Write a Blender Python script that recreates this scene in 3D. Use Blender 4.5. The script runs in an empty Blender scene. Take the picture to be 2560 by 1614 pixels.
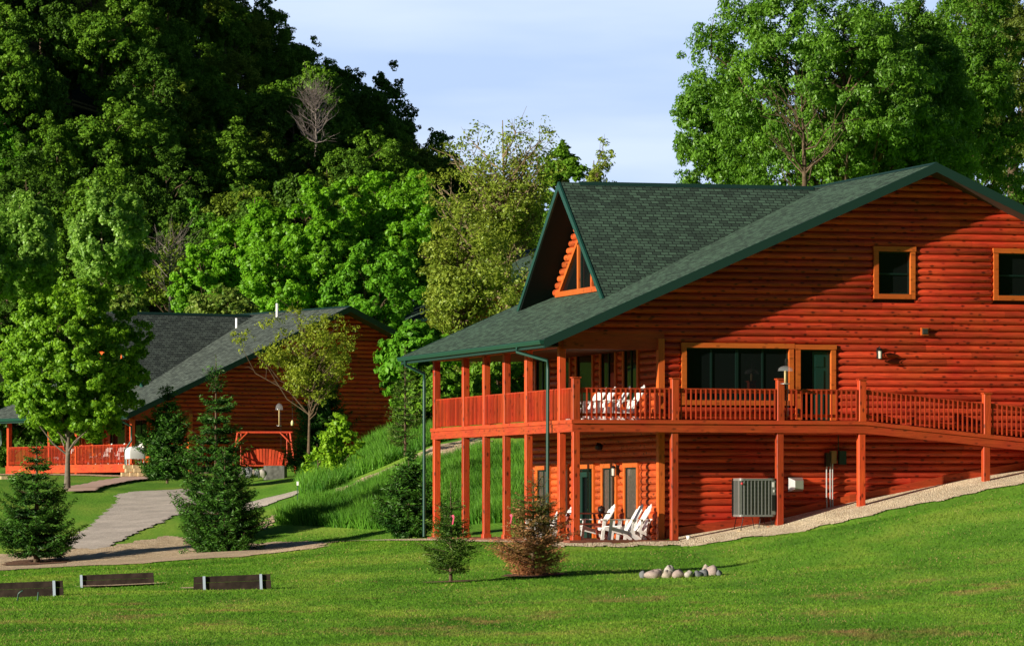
import bpy, math, random
import numpy as np
from mathutils import Vector, Matrix
R_ = math.radians
# ------------------------------------------------------------------ camera, sky, sun
FPX, CX, HY, WPX = 11500.0, 1280.0, 1271.0, 2560.0       # focal length, centre and eye-level line of the photograph
scn = bpy.context.scene
C = scn.collection
cam_d = bpy.data.cameras.new('camera'); cam = bpy.data.objects.new('camera', cam_d); C.objects.link(cam)
cam_d.sensor_width = 36; cam_d.lens = 36 * FPX / WPX; cam_d.shift_y = (HY - 807) / WPX
cam_d.clip_start = 1; cam_d.clip_end = 6000
cam.location = (0, 0, 0); cam.rotation_euler = (R_(90), 0, 0)
scn.camera = cam
SUN = Vector((2.89, 1.88, -0.95)).normalized()            # direction the light travels
w = bpy.data.worlds.new('World'); scn.world = w; w.use_nodes = True
nt = w.node_tree; nt.nodes.clear()
out = nt.nodes.new('ShaderNodeOutputWorld'); bg = nt.nodes.new('ShaderNodeBackground')
sky = nt.nodes.new('ShaderNodeTexSky'); sky.sky_type = 'NISHITA'; sky.sun_disc = False
sky.sun_elevation = R_(15.3); sky.sun_rotation = R_(237); sky.air_density = .35; sky.dust_density = .05; sky.ozone_density = 2.0
L = nt.links.new
def WN(t, **k):
    n = nt.nodes.new(t)
    for a_, b_ in k.items(): setattr(n, a_, b_)
    return n
# thin bright cloud veil low over the horizon, clear sky above
tc = WN('ShaderNodeTexCoord'); sep = WN('ShaderNodeSeparateXYZ'); L(tc.outputs['Generated'], sep.inputs[0])
veil = WN('ShaderNodeMapRange', interpolation_type='SMOOTHSTEP'); veil.inputs['From Min'].default_value = .11; veil.inputs['From Max'].default_value = .24; veil.inputs['To Min'].default_value = 1; veil.inputs['To Max'].default_value = 0; L(sep.outputs['Z'], veil.inputs[0])
mp = WN('ShaderNodeMapping'); mp.inputs['Scale'].default_value = (5, 5, 30); mp.inputs['Location'].default_value = (0, .4, .35); nz = WN('ShaderNodeTexNoise'); nz.inputs['Scale'].default_value = 1.6; nz.inputs['Detail'].default_value = 5; nz.inputs['Roughness'].default_value = .5
L(tc.outputs['Generated'], mp.inputs[0]); L(mp.outputs[0], nz.inputs[0])
rmp = WN('ShaderNodeMapRange'); rmp.inputs['From Min'].default_value = .36; rmp.inputs['From Max'].default_value = .66; L(nz.outputs['Fac'], rmp.inputs[0])
vc_ = WN('ShaderNodeMix', data_type='RGBA'); vc_.inputs['A'].default_value = (7.3, 9.6, 14.0, 1); vc_.inputs['B'].default_value = (9.9, 11.8, 15.0, 1); L(rmp.outputs[0], vc_.inputs['Factor'])
mx = WN('ShaderNodeMix', data_type='RGBA'); L(veil.outputs[0], mx.inputs['Factor']); L(sky.outputs[0], mx.inputs['A']); L(vc_.outputs['Result'], mx.inputs['B'])
L(mx.outputs['Result'], bg.inputs[0]); L(bg.outputs[0], out.inputs[0])
bg.inputs[1].default_value = 0.05
sd = bpy.data.lights.new('sun', 'SUN'); sd.energy = 5.0; sd.angle = R_(.5); sd.color = (1, .9, .74)
so = bpy.data.objects.new('sun', sd); C.objects.link(so); so.rotation_euler = SUN.to_track_quat('-Z', 'Y').to_euler(); so.location = (-60, -20, 60)
scn.view_settings.view_transform = 'Standard'; scn.view_settings.look = 'None'; scn.view_settings.gamma = 1
scn.view_settings.exposure = 0.55

# ------------------------------------------------------------------ helpers
def tag(o, label=None, cat=None, group=None, kind=None):
    if label: o['label'] = label
    if cat: o['category'] = cat
    if group: o['group'] = group
    if kind: o['kind'] = kind
    return o
def empty(name, loc, rz=0, label=None, cat=None, group=None):
    o = bpy.data.objects.new(name, None); C.objects.link(o); o.location = loc; o.rotation_euler = (0, 0, rz)
    o.empty_display_size = .3
    return tag(o, label, cat, group)
kids = {}
def setp(o, p):
    o.parent = p; kids.setdefault(p.name, []).append(o)
def copy_tree(o, parent=None):
    c = o.copy(); C.objects.link(c)
    if parent: setp(c, parent)
    for ch in list(kids.get(o.name, [])): copy_tree(ch, c)
    return c
class MB:
    def __init__(s): s.v = []; s.f = []; s.uv = []; s.t = []; s.hasuv = False; s.sm = []
    def face(s, pts, tint=.5, uv=None, smooth=False):
        n = len(s.v); s.v += [tuple(p) for p in pts]; s.f.append(tuple(range(n, n + len(pts)))); s.t.append(tint); s.sm.append(smooth)
        if uv: s.hasuv = True; s.uv += list(uv)
        else: s.uv += [(0, 0)] * len(pts)
    def grid(s, rings, tint=.5, smooth=True, close=False):
        n = len(s.v); m = len(rings[0])
        for r in rings: s.v += [tuple(p) for p in r]
        for i in range(len(rings) - 1):
            for j in range(m if close else m - 1):
                k = (j + 1) % m
                s.f.append((n + i * m + j, n + i * m + k, n + (i + 1) * m + k, n + (i + 1) * m + j)); s.t.append(tint); s.sm.append(smooth); s.uv += [(0, 0)] * 4
    def prism(s, poly, axis, a, b, tint=.5):
        # poly: 2-D points; axis 0/1/2 = extrusion axis
        def P(p, q):
            r = [p[0], p[1]]; r.insert(axis, q); return tuple(r)
        n = len(poly)
        s.face([P(p, a) for p in poly], tint); s.face([P(p, b) for p in reversed(poly)], tint)
        for i in range(n):
            p, q = poly[i], poly[(i + 1) % n]
            s.face([P(p, a), P(p, b), P(q, b), P(q, a)], tint)
    def box(s, x0, x1, y0, y1, z0, z1, tint=.5, ch=0):
        if ch:
            s.prism([(x0 + ch, y0), (x1 - ch, y0), (x1, y0 + ch), (x1, y1 - ch), (x1 - ch, y1), (x0 + ch, y1), (x0, y1 - ch), (x0, y0 + ch)], 2, z0, z1, tint)
        else: s.prism([(x0, y0), (x1, y0), (x1, y1), (x0, y1)], 2, z0, z1, tint)
    def beam(s, p, q, wd, ht, tint=.5, up=(0, 0, 1)):
        p = Vector(p); q = Vector(q); d = (q - p).normalized(); sd_ = d.cross(Vector(up)).normalized() * wd / 2; u = sd_.cross(d).normalized() * ht / 2
        a = [p + sd_ + u, p - sd_ + u, p - sd_ - u, p + sd_ - u]; b = [x + (q - p) for x in a]
        s.face(a, tint); s.face(b[::-1], tint)
        for i in range(4): k = (i + 1) % 4; s.face([a[i], b[i], b[k], a[k]], tint)
    def tube(s, pts, rad, n=6, tint=.5, caps=True):
        pts = [Vector(p) for p in pts]; rings = []
        if not hasattr(rad, '__len__'): rad = [rad] * len(pts)
        ref = Vector((.31, .17, .93))
        for i, p in enumerate(pts):
            d = (pts[min(i + 1, len(pts) - 1)] - pts[max(i - 1, 0)]).normalized()
            a = d.cross(ref)
            if a.length < .05: a = d.cross(Vector((1, 0, 0)))
            a.normalize(); b = d.cross(a)
            rings.append([p + (a * math.cos(t) + b * math.sin(t)) * rad[i] for t in [2 * math.pi * k / n for k in range(n)]])
        s.grid(rings, tint, True, True)
        if caps: s.face(rings[0][::-1], tint); s.face(rings[-1], tint)
    def lathe(s, prof, cx=0, cy=0, n=14, tint=.5):
        s.grid([[(cx + r * math.cos(2 * math.pi * k / n), cy + r * math.sin(2 * math.pi * k / n), z) for k in range(n)] for r, z in prof], tint, True, True)
    def build(s, name, m, parent=None, **kw):
        me = bpy.data.meshes.new(name); me.from_pydata(s.v, [], s.f); me.polygons.foreach_set('use_smooth', s.sm)
        if s.hasuv: me.uv_layers.new(name='UVMap').data.foreach_set('uv', np.array(s.uv, 'f').ravel())
        ft = kw.pop('force_tint', False)
        if len(set(s.t)) > 1 or ft or True:
            at = me.attributes.new('tint', 'FLOAT', 'FACE'); at.data.foreach_set('value', s.t)
        me.materials.append(m); o = bpy.data.objects.new(name, me); C.objects.link(o)
        if parent: setp(o, parent)
        return tag(o, **kw)
def npmesh(name, verts, nper, tint, m, parent=None):
    """verts (N*nper,3): N separate faces of nper corners"""
    N = len(verts) // nper; me = bpy.data.meshes.new(name)
    me.vertices.add(len(verts)); me.vertices.foreach_set('co', verts.astype('f').ravel())
    me.loops.add(len(verts)); me.loops.foreach_set('vertex_index', np.arange(len(verts), dtype='i'))
    me.polygons.add(N); me.polygons.foreach_set('loop_start', np.arange(0, len(verts), nper, dtype='i'))
    me.update(calc_edges=True)
    at = me.attributes.new('tint', 'FLOAT', 'FACE'); at.data.foreach_set('value', tint.astype('f'))
    me.materials.append(m); o = bpy.data.objects.new(name, me); C.objects.link(o)
    if parent: setp(o, parent)
    return o

# ------------------------------------------------------------------ materials
def mat(name):
    m = bpy.data.materials.new(name); m.use_nodes = True; t = m.node_tree
    return m, t, t.nodes['Principled BSDF']
def plain(name, col, rough=.6, metal=0, spec=.4, noise=0, nscale=8, bump=0):
    m, t, b = mat(name); b.inputs['Roughness'].default_value = rough; b.inputs['Metallic'].default_value = metal
    b.inputs['Specular IOR Level'].default_value = spec; b.inputs['Base Color'].default_value = (*col, 1)
    if noise or bump:
        tc = t.nodes.new('ShaderNodeTexCoord'); n = t.nodes.new('ShaderNodeTexNoise'); n.inputs['Scale'].default_value = nscale; n.inputs['Detail'].default_value = 6
        t.links.new(tc.outputs['Object'], n.inputs[0])
    if noise:
        mr = t.nodes.new('ShaderNodeMapRange'); mr.inputs['From Min'].default_value = .3; mr.inputs['From Max'].default_value = .7
        mr.inputs['To Min'].default_value = 1 - noise; mr.inputs['To Max'].default_value = 1 + noise
        hs = t.nodes.new('ShaderNodeHueSaturation'); hs.inputs['Color'].default_value = (*col, 1)
        t.links.new(n.outputs['Fac'], mr.inputs[0]); t.links.new(mr.outputs[0], hs.inputs['Value']); t.links.new(hs.outputs[0], b.inputs['Base Color'])
    if bump:
        bp = t.nodes.new('ShaderNodeBump'); bp.inputs['Strength'].default_value = bump; bp.inputs['Distance'].default_value = .02
        t.links.new(n.outputs['Fac'], bp.inputs['Height']); t.links.new(bp.outputs[0], b.inputs['Normal'])
    return m
def wood(name, col, axis, rough=.5, knots=1.0, grain=.25):
    """stained timber: grain and knots run along the given object axis"""
    m, t, b = mat(name); N = t.nodes.new; K = t.links.new
    tc = N('ShaderNodeTexCoord'); mp = N('ShaderNodeMapping'); sc = [9, 9, 9]; sc[axis] = .7; mp.inputs['Scale'].default_value = sc
    K(tc.outputs['Object'], mp.inputs[0])
    n = N('ShaderNodeTexNoise'); n.inputs['Scale'].default_value = 2.2; n.inputs['Detail'].default_value = 7; n.inputs['Roughness'].default_value = .65; n.inputs['Distortion'].default_value = .6
    K(mp.outputs[0], n.inputs[0])
    mr = N('ShaderNodeMapRange'); mr.inputs['From Min'].default_value = .3; mr.inputs['From Max'].default_value = .7; mr.inputs['To Min'].default_value = 1 - grain * 1.3; mr.inputs['To Max'].default_value = 1 + grain * .8
    K(n.outputs['Fac'], mr.inputs[0])
    at = N('ShaderNodeAttribute'); at.attribute_name = 'tint'
    ta = N('ShaderNodeMapRange'); ta.inputs['To Min'].default_value = .66; ta.inputs['To Max'].default_value = 1.24; K(at.outputs['Fac'], ta.inputs[0])
    mu = N('ShaderNodeMath'); mu.operation = 'MULTIPLY'; K(mr.outputs[0], mu.inputs[0]); K(ta.outputs[0], mu.inputs[1])
    m2 = N('ShaderNodeMapping'); s2 = [6.5, 6.5, 6.5]; s2[axis] = 3.2; m2.inputs['Scale'].default_value = s2; K(tc.outputs['Object'], m2.inputs[0])
    v = N('ShaderNodeTexVoronoi'); v.inputs['Scale'].default_value = 1.0; K(m2.outputs[0], v.inputs['Vector'])
    kr = N('ShaderNodeMapRange'); kr.inputs['From Min'].default_value = .13; kr.inputs['From Max'].default_value = .27; kr.inputs['To Min'].default_value = 1 - .72 * knots; kr.inputs['To Max'].default_value = 1
    K(v.outputs['Distance'], kr.inputs[0])
    m3 = N('ShaderNodeMath'); m3.operation = 'MULTIPLY'; K(mu.outputs[0], m3.inputs[0]); K(kr.outputs[0], m3.inputs[1])
    hs = N('ShaderNodeHueSaturation'); hs.inputs['Color'].default_value = (*col, 1); K(m3.outputs[0], hs.inputs['Value'])
    big = N('ShaderNodeTexNoise'); big.inputs['Scale'].default_value = .9; big.inputs['Detail'].default_value = 3; K(tc.outputs['Object'], big.inputs[0])
    hr = N('ShaderNodeMapRange'); hr.inputs['To Min'].default_value = .488; hr.inputs['To Max'].default_value = .512; K(big.outputs['Fac'], hr.inputs[0]); K(hr.outputs[0], hs.inputs['Hue'])
    K(hs.outputs[0], b.inputs['Base Color'])
    b.inputs['Roughness'].default_value = rough; b.inputs['Specular IOR Level'].default_value = .35
    bp = N('ShaderNodeBump'); bp.inputs['Strength'].default_value = .35; bp.inputs['Distance'].default_value = .01; K(n.outputs['Fac'], bp.inputs['Height']); K(bp.outputs[0], b.inputs['Normal'])
    return m
def shingle(name, c1, c2, tab=.25, course=.135):
    m, t, b = mat(name); N = t.nodes.new; K = t.links.new
    tc = N('ShaderNodeTexCoord'); br = N('ShaderNodeTexBrick'); br.offset = .37; br.offset_frequency = 2
    br.inputs['Scale'].default_value = 1; br.inputs['Brick Width'].default_value = tab; br.inputs['Row Height'].default_value = course
    br.inputs['Mortar Size'].default_value = .014; br.inputs['Mortar Smooth'].default_value = .2; br.inputs['Bias'].default_value = -.1
    br.inputs['Color1'].default_value = (*c1, 1); br.inputs['Color2'].default_value = (*c2, 1); br.inputs['Mortar'].default_value = (.012, .018, .016, 1)
    K(tc.outputs['UV'], br.inputs[0])
    n = N('ShaderNodeTexNoise'); n.inputs['Scale'].default_value = 1.1; n.inputs['Detail'].default_value = 8; n.inputs['Roughness'].default_value = .7; K(tc.outputs['UV'], n.inputs[0])
    mr = N('ShaderNodeMapRange'); mr.inputs['From Min'].default_value = .3; mr.inputs['From Max'].default_value = .7; mr.inputs['To Min'].default_value = .84; mr.inputs['To Max'].default_value = 1.14; K(n.outputs['Fac'], mr.inputs[0])
    hs = N('ShaderNodeHueSaturation'); K(mr.outputs[0], hs.inputs['Value']); K(br.outputs['Color'], hs.inputs['Color']); K(hs.outputs[0], b.inputs['Base Color'])
    # overlapping courses: saw-tooth height up the slope
    sp = N('ShaderNodeSeparateXYZ'); K(tc.outputs['UV'], sp.inputs[0]); md = N('ShaderNodeMath'); md.operation = 'MODULO'; md.inputs[1].default_value = course; K(sp.outputs['Y'], md.inputs[0])
    ad = N('ShaderNodeMath'); ad.operation = 'MULTIPLY_ADD'; ad.inputs[1].default_value = -.1; K(md.outputs[0], ad.inputs[0])
    bf = N('ShaderNodeMath'); bf.operation = 'MULTIPLY'; bf.inputs[1].default_value = -.008; K(br.outputs['Fac'], bf.inputs[0]); K(bf.outputs[0], ad.inputs[2])
    bp = N('ShaderNodeBump'); bp.inputs['Strength'].default_value = 1; bp.inputs['Distance'].default_value = 1; K(ad.outputs[0], bp.inputs['Height']); K(bp.outputs[0], b.inputs['Normal'])
    b.inputs['Roughness'].default_value = .9; b.inputs['Specular IOR Level'].default_value = .2
    return m
def leaf(name, c_dark, c_light, trans=.3, gloss=.06):
    m = bpy.data.materials.new(name); m.use_nodes = True; t = m.node_tree; t.nodes.clear(); N = t.nodes.new; K = t.links.new
    o = N('ShaderNodeOutputMaterial'); at = N('ShaderNodeAttribute'); at.attribute_name = 'tint'
    cr = N('ShaderNodeMix'); cr.data_type = 'RGBA'; cr.inputs['A'].default_value = (*c_dark, 1); cr.inputs['B'].default_value = (*c_light, 1); K(at.outputs['Fac'], cr.inputs['Factor'])
    d = N('ShaderNodeBsdfDiffuse'); tr = N('ShaderNodeBsdfTranslucent'); g = N('ShaderNodeBsdfGlossy'); g.inputs['Roughness'].default_value = .45; g.inputs['Color'].default_value = (.6, .7, .5, 1)
    hs = N('ShaderNodeHueSaturation'); hs.inputs['Hue'].default_value = .485; hs.inputs['Value'].default_value = 1.3; K(cr.outputs['Result'], hs.inputs['Color'])
    K(cr.outputs['Result'], d.inputs[0]); K(hs.outputs[0], tr.inputs[0])
    a = N('ShaderNodeMixShader'); a.inputs[0].default_value = trans; K(d.outputs[0], a.inputs[1]); K(tr.outputs[0], a.inputs[2])
    b = N('ShaderNodeMixShader'); b.inputs[0].default_value = gloss; K(a.outputs[0], b.inputs[1]); K(g.outputs[0], b.inputs[2]); K(b.outputs[0], o.inputs[0])
    return m
def lawn_nodes(t, N, K):
    """lawn colour from world position: mown green with yellowish and brown worn patches"""
    g = N('ShaderNodeNewGeometry'); mp = N('ShaderNodeMapping'); mp.inputs['Scale'].default_value = (.30, .11, 0); K(g.outputs['Position'], mp.inputs[0])
    n = N('ShaderNodeTexNoise'); n.inputs['Scale'].default_value = 1; n.inputs['Detail'].default_value = 9; n.inputs['Roughness'].default_value = .62; K(mp.outputs[0], n.inputs[0])
    cr = N('ShaderNodeValToRGB'); e = cr.color_ramp.elements
    e[0].position = .32; e[0].color = (.075, .20, .018, 1); e[1].position = .70; e[1].color = (.29, .40, .055, 1)
    x = e.new(.5); x.color = (.14, .31, .028, 1); K(n.outputs['Fac'], cr.inputs[0])
    m2 = N('ShaderNodeMapping'); m2.inputs['Scale'].default_value = (.5, .16, 0); m2.inputs['Location'].default_value = (3.1, 7.7, 0); K(g.outputs['Position'], m2.inputs[0])
    n2 = N('ShaderNodeTexNoise'); n2.inputs['Scale'].default_value = 1; n2.inputs['Detail'].default_value = 10; n2.inputs['Roughness'].default_value = .72; K(m2.outputs[0], n2.inputs[0])
    sp = N('ShaderNodeSeparateXYZ'); K(g.outputs['Position'], sp.inputs[0])
    near = N('ShaderNodeMapRange'); near.inputs['From Min'].default_value = 104; near.inputs['From Max'].default_value = 92; near.inputs['To Min'].default_value = 0; near.inputs['To Max'].default_value = 1; K(sp.outputs['Y'], near.inputs[0])
    br = N('ShaderNodeMapRange'); br.inputs['From Min'].default_value = .53; br.inputs['From Max'].default_value = .68; K(n2.outputs['Fac'], br.inputs[0])
    mu = N('ShaderNodeMath'); mu.operation = 'MULTIPLY'; K(br.outputs[0], mu.inputs[0]); K(near.outputs[0], mu.inputs[1])
    mix = N('ShaderNodeMix'); mix.data_type = 'RGBA'; mix.inputs['B'].default_value = (.34, .23, .09, 1); K(mu.outputs[0], mix.inputs['Factor']); K(cr.outputs[0], mix.inputs['A'])
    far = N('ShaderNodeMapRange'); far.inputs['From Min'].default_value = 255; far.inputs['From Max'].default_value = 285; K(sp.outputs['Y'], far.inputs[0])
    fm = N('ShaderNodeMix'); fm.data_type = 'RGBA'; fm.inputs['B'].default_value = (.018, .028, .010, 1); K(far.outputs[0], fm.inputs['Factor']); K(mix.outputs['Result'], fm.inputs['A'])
    return fm.outputs['Result']
def lawn_ground():
    m, t, b = mat('lawn'); N = t.nodes.new; K = t.links.new
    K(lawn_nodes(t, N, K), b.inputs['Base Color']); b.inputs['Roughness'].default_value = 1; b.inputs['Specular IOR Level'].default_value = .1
    n = N('ShaderNodeTexNoise'); n.inputs['Scale'].default_value = 9; n.inputs['Detail'].default_value = 6; tc = N('ShaderNodeTexCoord'); K(tc.outputs['Object'], n.inputs[0])
    bp = N('ShaderNodeBump'); bp.inputs['Strength'].default_value = .8; bp.inputs['Distance'].default_value = .05; K(n.outputs['Fac'], bp.inputs['Height']); K(bp.outputs[0], b.inputs['Normal'])
    return m
def lawn_blade():
    m = bpy.data.materials.new('lawn_blades'); m.use_nodes = True; t = m.node_tree; t.nodes.clear(); N = t.nodes.new; K = t.links.new
    o = N('ShaderNodeOutputMaterial'); c = lawn_nodes(t, N, K); at = N('ShaderNodeAttribute'); at.attribute_name = 'tint'
    mr = N('ShaderNodeMapRange'); mr.inputs['To Min'].default_value = .80; mr.inputs['To Max'].default_value = 1.2; K(at.outputs['Fac'], mr.inputs[0])
    gt_ = N('ShaderNodeMath'); gt_.operation = 'GREATER_THAN'; gt_.inputs[1].default_value = .91; K(at.outputs['Fac'], gt_.inputs[0])
    g2 = N('ShaderNodeNewGeometry'); pn = N('ShaderNodeTexNoise'); pn.inputs['Scale'].default_value = .35; pn.inputs['Detail'].default_value = 4; K(g2.outputs['Position'], pn.inputs[0])
    pr = N('ShaderNodeMapRange'); pr.inputs['From Min'].default_value = .45; pr.inputs['From Max'].default_value = .6; K(pn.outputs['Fac'], pr.inputs[0])
    ml = N('ShaderNodeMath'); ml.operation = 'MULTIPLY'; K(gt_.outputs[0], ml.inputs[0]); K(pr.outputs[0], ml.inputs[1])
    dm_ = N('ShaderNodeMix'); dm_.data_type = 'RGBA'; dm_.inputs['B'].default_value = (.42, .30, .13, 1); K(ml.outputs[0], dm_.inputs['Factor']); K(c, dm_.inputs['A'])
    hs = N('ShaderNodeHueSaturation'); K(dm_.outputs['Result'], hs.inputs['Color']); K(mr.outputs[0], hs.inputs['Value'])
    d = N('ShaderNodeBsdfDiffuse'); tr = N('ShaderNodeBsdfTranslucent'); K(hs.outputs[0], d.inputs[0]); K(hs.outputs[0], tr.inputs[0])
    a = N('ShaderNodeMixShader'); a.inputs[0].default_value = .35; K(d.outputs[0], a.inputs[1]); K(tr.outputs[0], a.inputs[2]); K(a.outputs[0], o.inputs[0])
    return m
def stones(name, c1, c2, scale=28, bd=.04):
    m, t, b = mat(name); N = t.nodes.new; K = t.links.new
    tc = N('ShaderNodeTexCoord'); v = N('ShaderNodeTexVoronoi'); v.inputs['Scale'].default_value = scale; K(tc.outputs['Object'], v.inputs['Vector'])
    mix = N('ShaderNodeMix'); mix.data_type = 'RGBA'; mix.inputs['A'].default_value = (*c1, 1); mix.inputs['B'].default_value = (*c2, 1)
    sp = N('ShaderNodeSeparateColor'); K(v.outputs['Color'], sp.inputs[0]); K(sp.outputs[0], mix.inputs['Factor'])
    n = N('ShaderNodeTexNoise'); n.inputs['Scale'].default_value = .8; n.inputs['Detail'].default_value = 7; n.inputs['Roughness'].default_value = .7; K(tc.outputs['Object'], n.inputs[0])
    mr = N('ShaderNodeMapRange'); mr.inputs['From Min'].default_value = .3; mr.inputs['From Max'].default_value = .7; mr.inputs['To Min'].default_value = .7; mr.inputs['To Max'].default_value = 1.2; K(n.outputs['Fac'], mr.inputs[0])
    hs = N('ShaderNodeHueSaturation'); K(mr.outputs[0], hs.inputs['Value']); K(mix.outputs['Result'], hs.inputs['Color']); K(hs.outputs[0], b.inputs['Base Color'])
    bp = N('ShaderNodeBump'); bp.inputs['Strength'].default_value = 1; bp.inputs['Distance'].default_value = bd; K(v.outputs['Distance'], bp.inputs['Height']); K(bp.outputs[0], b.inputs['Normal'])
    b.inputs['Roughness'].default_value = .95
    return m
LOG = (.54, .052, .016); ORG = (.60, .13, .02)
M = dict(
    logx=wood('stained_logs', LOG, 0, .55, 1.0, .4), logy=wood('stained_logs_front', (.58, .10, .02), 1, .55, 1.0, .35), trim=wood('orange_trim', ORG, 2, .5, .6, .15), trimh=wood('orange_trim_board', ORG, 0, .5, .6, .15),
    postm=wood('post_timber', (.55, .068, .015), 2, .5, 1.0), deckw=wood('deck_timber', (.52, .065, .016), 0, .55, .7), decky=wood('deck_timber_side', (.50, .064, .016), 1, .55, .7),
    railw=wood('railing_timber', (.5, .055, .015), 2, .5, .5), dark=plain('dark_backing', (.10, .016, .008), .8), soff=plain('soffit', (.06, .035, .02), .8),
    shin=shingle('green_shingles', (.036, .062, .046), (.085, .155, .105)), shin2=shingle('weathered_shingles', (.06, .075, .068), (.14, .175, .15)),
    green=plain('green_metal', (.012, .062, .044), .35, 0, .5), greend=plain('green_fascia', (.012, .040, .031), .5, 0, .3), greenf=plain('green_window_frame', (.004, .018, .014), .4),
    glass=plain('dark_glass', (.006, .008, .008), .04, 0, .5), curtain=plain('curtained_glass', (.085, .072, .062), .12, 0, .5, .25, 14), gdoor=plain('green_door_paint', (.007, .036, .027), .35, 0, .5),
    white=plain('white_plastic', (.90, .89, .87), .45, 0, .4), black=plain('black_metal', (.012, .012, .012), .4), grey=plain('grey_metal', (.20, .21, .20), .45, .2, .5, .08, 20),
    greyd=plain('dark_grey_metal', (.07, .075, .07), .5, .2), steel=plain('galvanised_steel', (.55, .56, .56), .35, .7), conduit=plain('pvc_conduit', (.42, .41, .40), .5), tan=plain('tan_box', (.22, .15, .06), .5),
    greybark=plain('grey_twigs', (.20, .17, .15), .95), patio=plain('red_brown_patio', (.20, .07, .045), .85, 0, .2, .2, 3, .3), bark=plain('bark', (.12, .085, .055), .95, 0, .1, .35, 6, 1), obark=plain('tan_bark', (.24, .18, .11), .95, 0, .1, .3, 6, 1), mbark=plain('grey_maple_bark', (.17, .14, .11), .95, 0, .1, .3, 6, 1), barkp=plain('pale_bark', (.34, .29, .22), .95, 0, .1, .35, 5, 1),  # obark: mid tan, between bark and barkp
    grav=stones('cream_gravel', (.50, .38, .22), (.95, .82, .60), 22), sand=stones('sandy_dirt', (.38, .25, .13), (.78, .62, .42), 18, .02), asph=stones('grey_gravel', (.44, .37, .31), (.66, .59, .52), 34, .008),
    walk=plain('pink_concrete', (.62, .42, .34), .9, 0, .2, .12, 4, .3), mulch=stones('bark_mulch', (.12, .045, .025), (.24, .12, .06), 30), tie=plain('weathered_tie', (.032, .022, .017), .9, 0, .2, .5, 5, .8),
    wtie=plain('grey_weathered_wood', (.13, .13, .12), .9, 0, .2, .4, 6, .8), block=plain('tan_block', (.55, .42, .24), .9, 0, .2, .25, 7, .8), redblock=plain('red_block', (.36, .11, .05), .9, 0, .2, .3, 7, .6),
    blue=plain('pale_blue_post', (.42, .5, .62), .5), ribbon=plain('pink_ribbon', (.85, .12, .22), .5), picnic=wood('picnic_timber', (.26, .055, .03), 0, .6, .4), swing=wood('swing_timber', (.62, .075, .025), 2, .5, .4),
    cream=plain('cream_plastic', (.75, .7, .35), .5), seed=plain('bird_seed', (.55, .42, .2), .8, 0, .3, .4, 60), stick=plain('paper_label', (.7, .7, .68), .6), redm=plain('red_emblem', (.6, .03, .04), .4))
def glassy():
    m, t, b = mat('clear_plastic'); b.inputs['Base Color'].default_value = (.5, .53, .56, 1); b.inputs['Alpha'].default_value = .22; b.inputs['Roughness'].default_value = .15; return m
M['clear'] = glassy()
def screen():
    m, t, b = mat('lamp_glass'); b.inputs['Base Color'].default_value = (.75, .72, .62, 1); b.inputs['Roughness'].default_value = .2; return m
M['lampglass'] = screen()
def rockm(name, col):
    m = plain(name, col, .85, 0, .3, .3, 9, .6); return m
ROCKS = [rockm('pink_stone', (.38, .30, .27)), rockm('pale_stone', (.46, .42, .38)), rockm('grey_stone', (.17, .18, .19)), rockm('buff_stone', (.40, .34, .28))]

# ------------------------------------------------------------------ terrain
TH = math.atan(3340 / FPX); TH2 = R_(32.0)
O1 = np.array([152 / 90., FPX / 90., -82 / 90.]); O2 = np.array([-16.62, 208.1, -1.34])
def fr(th): return np.array([math.cos(th), math.sin(th)]), np.array([-math.sin(th), math.cos(th)])
U1, V1 = fr(TH); U2, V2 = fr(TH2)
def W(u, v, z=0, O=O1, U=U1, V=V1): return (O[0] + u * U[0] + v * V[0], O[1] + u * U[1] + v * V[1], O[2] + z)
def W2(u, v, z=0): return W(u, v, z, O2, U2, V2)
ROWS = [(-300, [(-400, -1.9), (400, -1.9)]), (50, [(-400, -1.9), (0, -1.95), (6, -1.9), (40, -1.0)]), (70, [(-12, -1.98), (0, -1.95), (5, -1.85), (12, -1.5), (60, 1)]),
    (90, [(-14, -1.98), (0, -1.88), (5, -1.72), (11, -1.2), (60, 4)]), (105, [(-14, -1.97), (-5, -1.8), (0, -1.62), (5, -1.5), (12, -.7), (60, 5)]),
    (115, [(-14, -1.95), (-6, -1.7), (0, -1.32), (5, -1.2), (13, .0), (60, 6)]), (125, [(-15, -1.93), (-6, -1.5), (-1, -1.05), (3, -.95), (8, -.45), (14, .6), (60, 7)]),
    (138, [(-17, -1.92), (-8, -1.5), (-4, -1.08), (0, -.95), (8, -.4), (14, .8), (60, 7)]),
    (150, [(-20, -1.95), (-15.5, -1.88), (-10, -1.45), (-6, -1.3), (-4, -1.05), (0, -.6), (10, .5), (60, 8)]),
    (155, [(-20, -1.75), (-10, -1.2), (-6, -.9), (-3, -.5), (0, 0), (60, 8)]), (162, [(-20, -1.1), (-10, -.45), (-6, .1), (-3, .9), (0, 1.4), (60, 8)]),
    (172, [(-20, -.4), (-10, .1), (-6, 1.1), (-3, 2.3), (0, 2.9), (60, 8)]), (182, [(-20, .55), (-10, .75), (-7, 1.3), (-3, 2.9), (0, 3.4), (60, 8)]),
    (195, [(-20, .98), (-12, 1.0), (-8, 1.4), (-4, 3.2), (0, 4), (60, 9)]), (207, [(-20, 1.4), (-12, 1.5), (-8, 1.9), (-4, 4), (0, 4.8), (60, 9)]),
    (225, [(-30, 1.6), (-16, 1.9), (-8, 3.2), (0, 5.3), (60, 9)]), (250, [(-30, 2.6), (-8, 5), (0, 6.5), (60, 9)]), (270, [(-30, 5), (0, 7), (60, 9)]), (3000, [(-400, 5), (400, 9)])]
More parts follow.
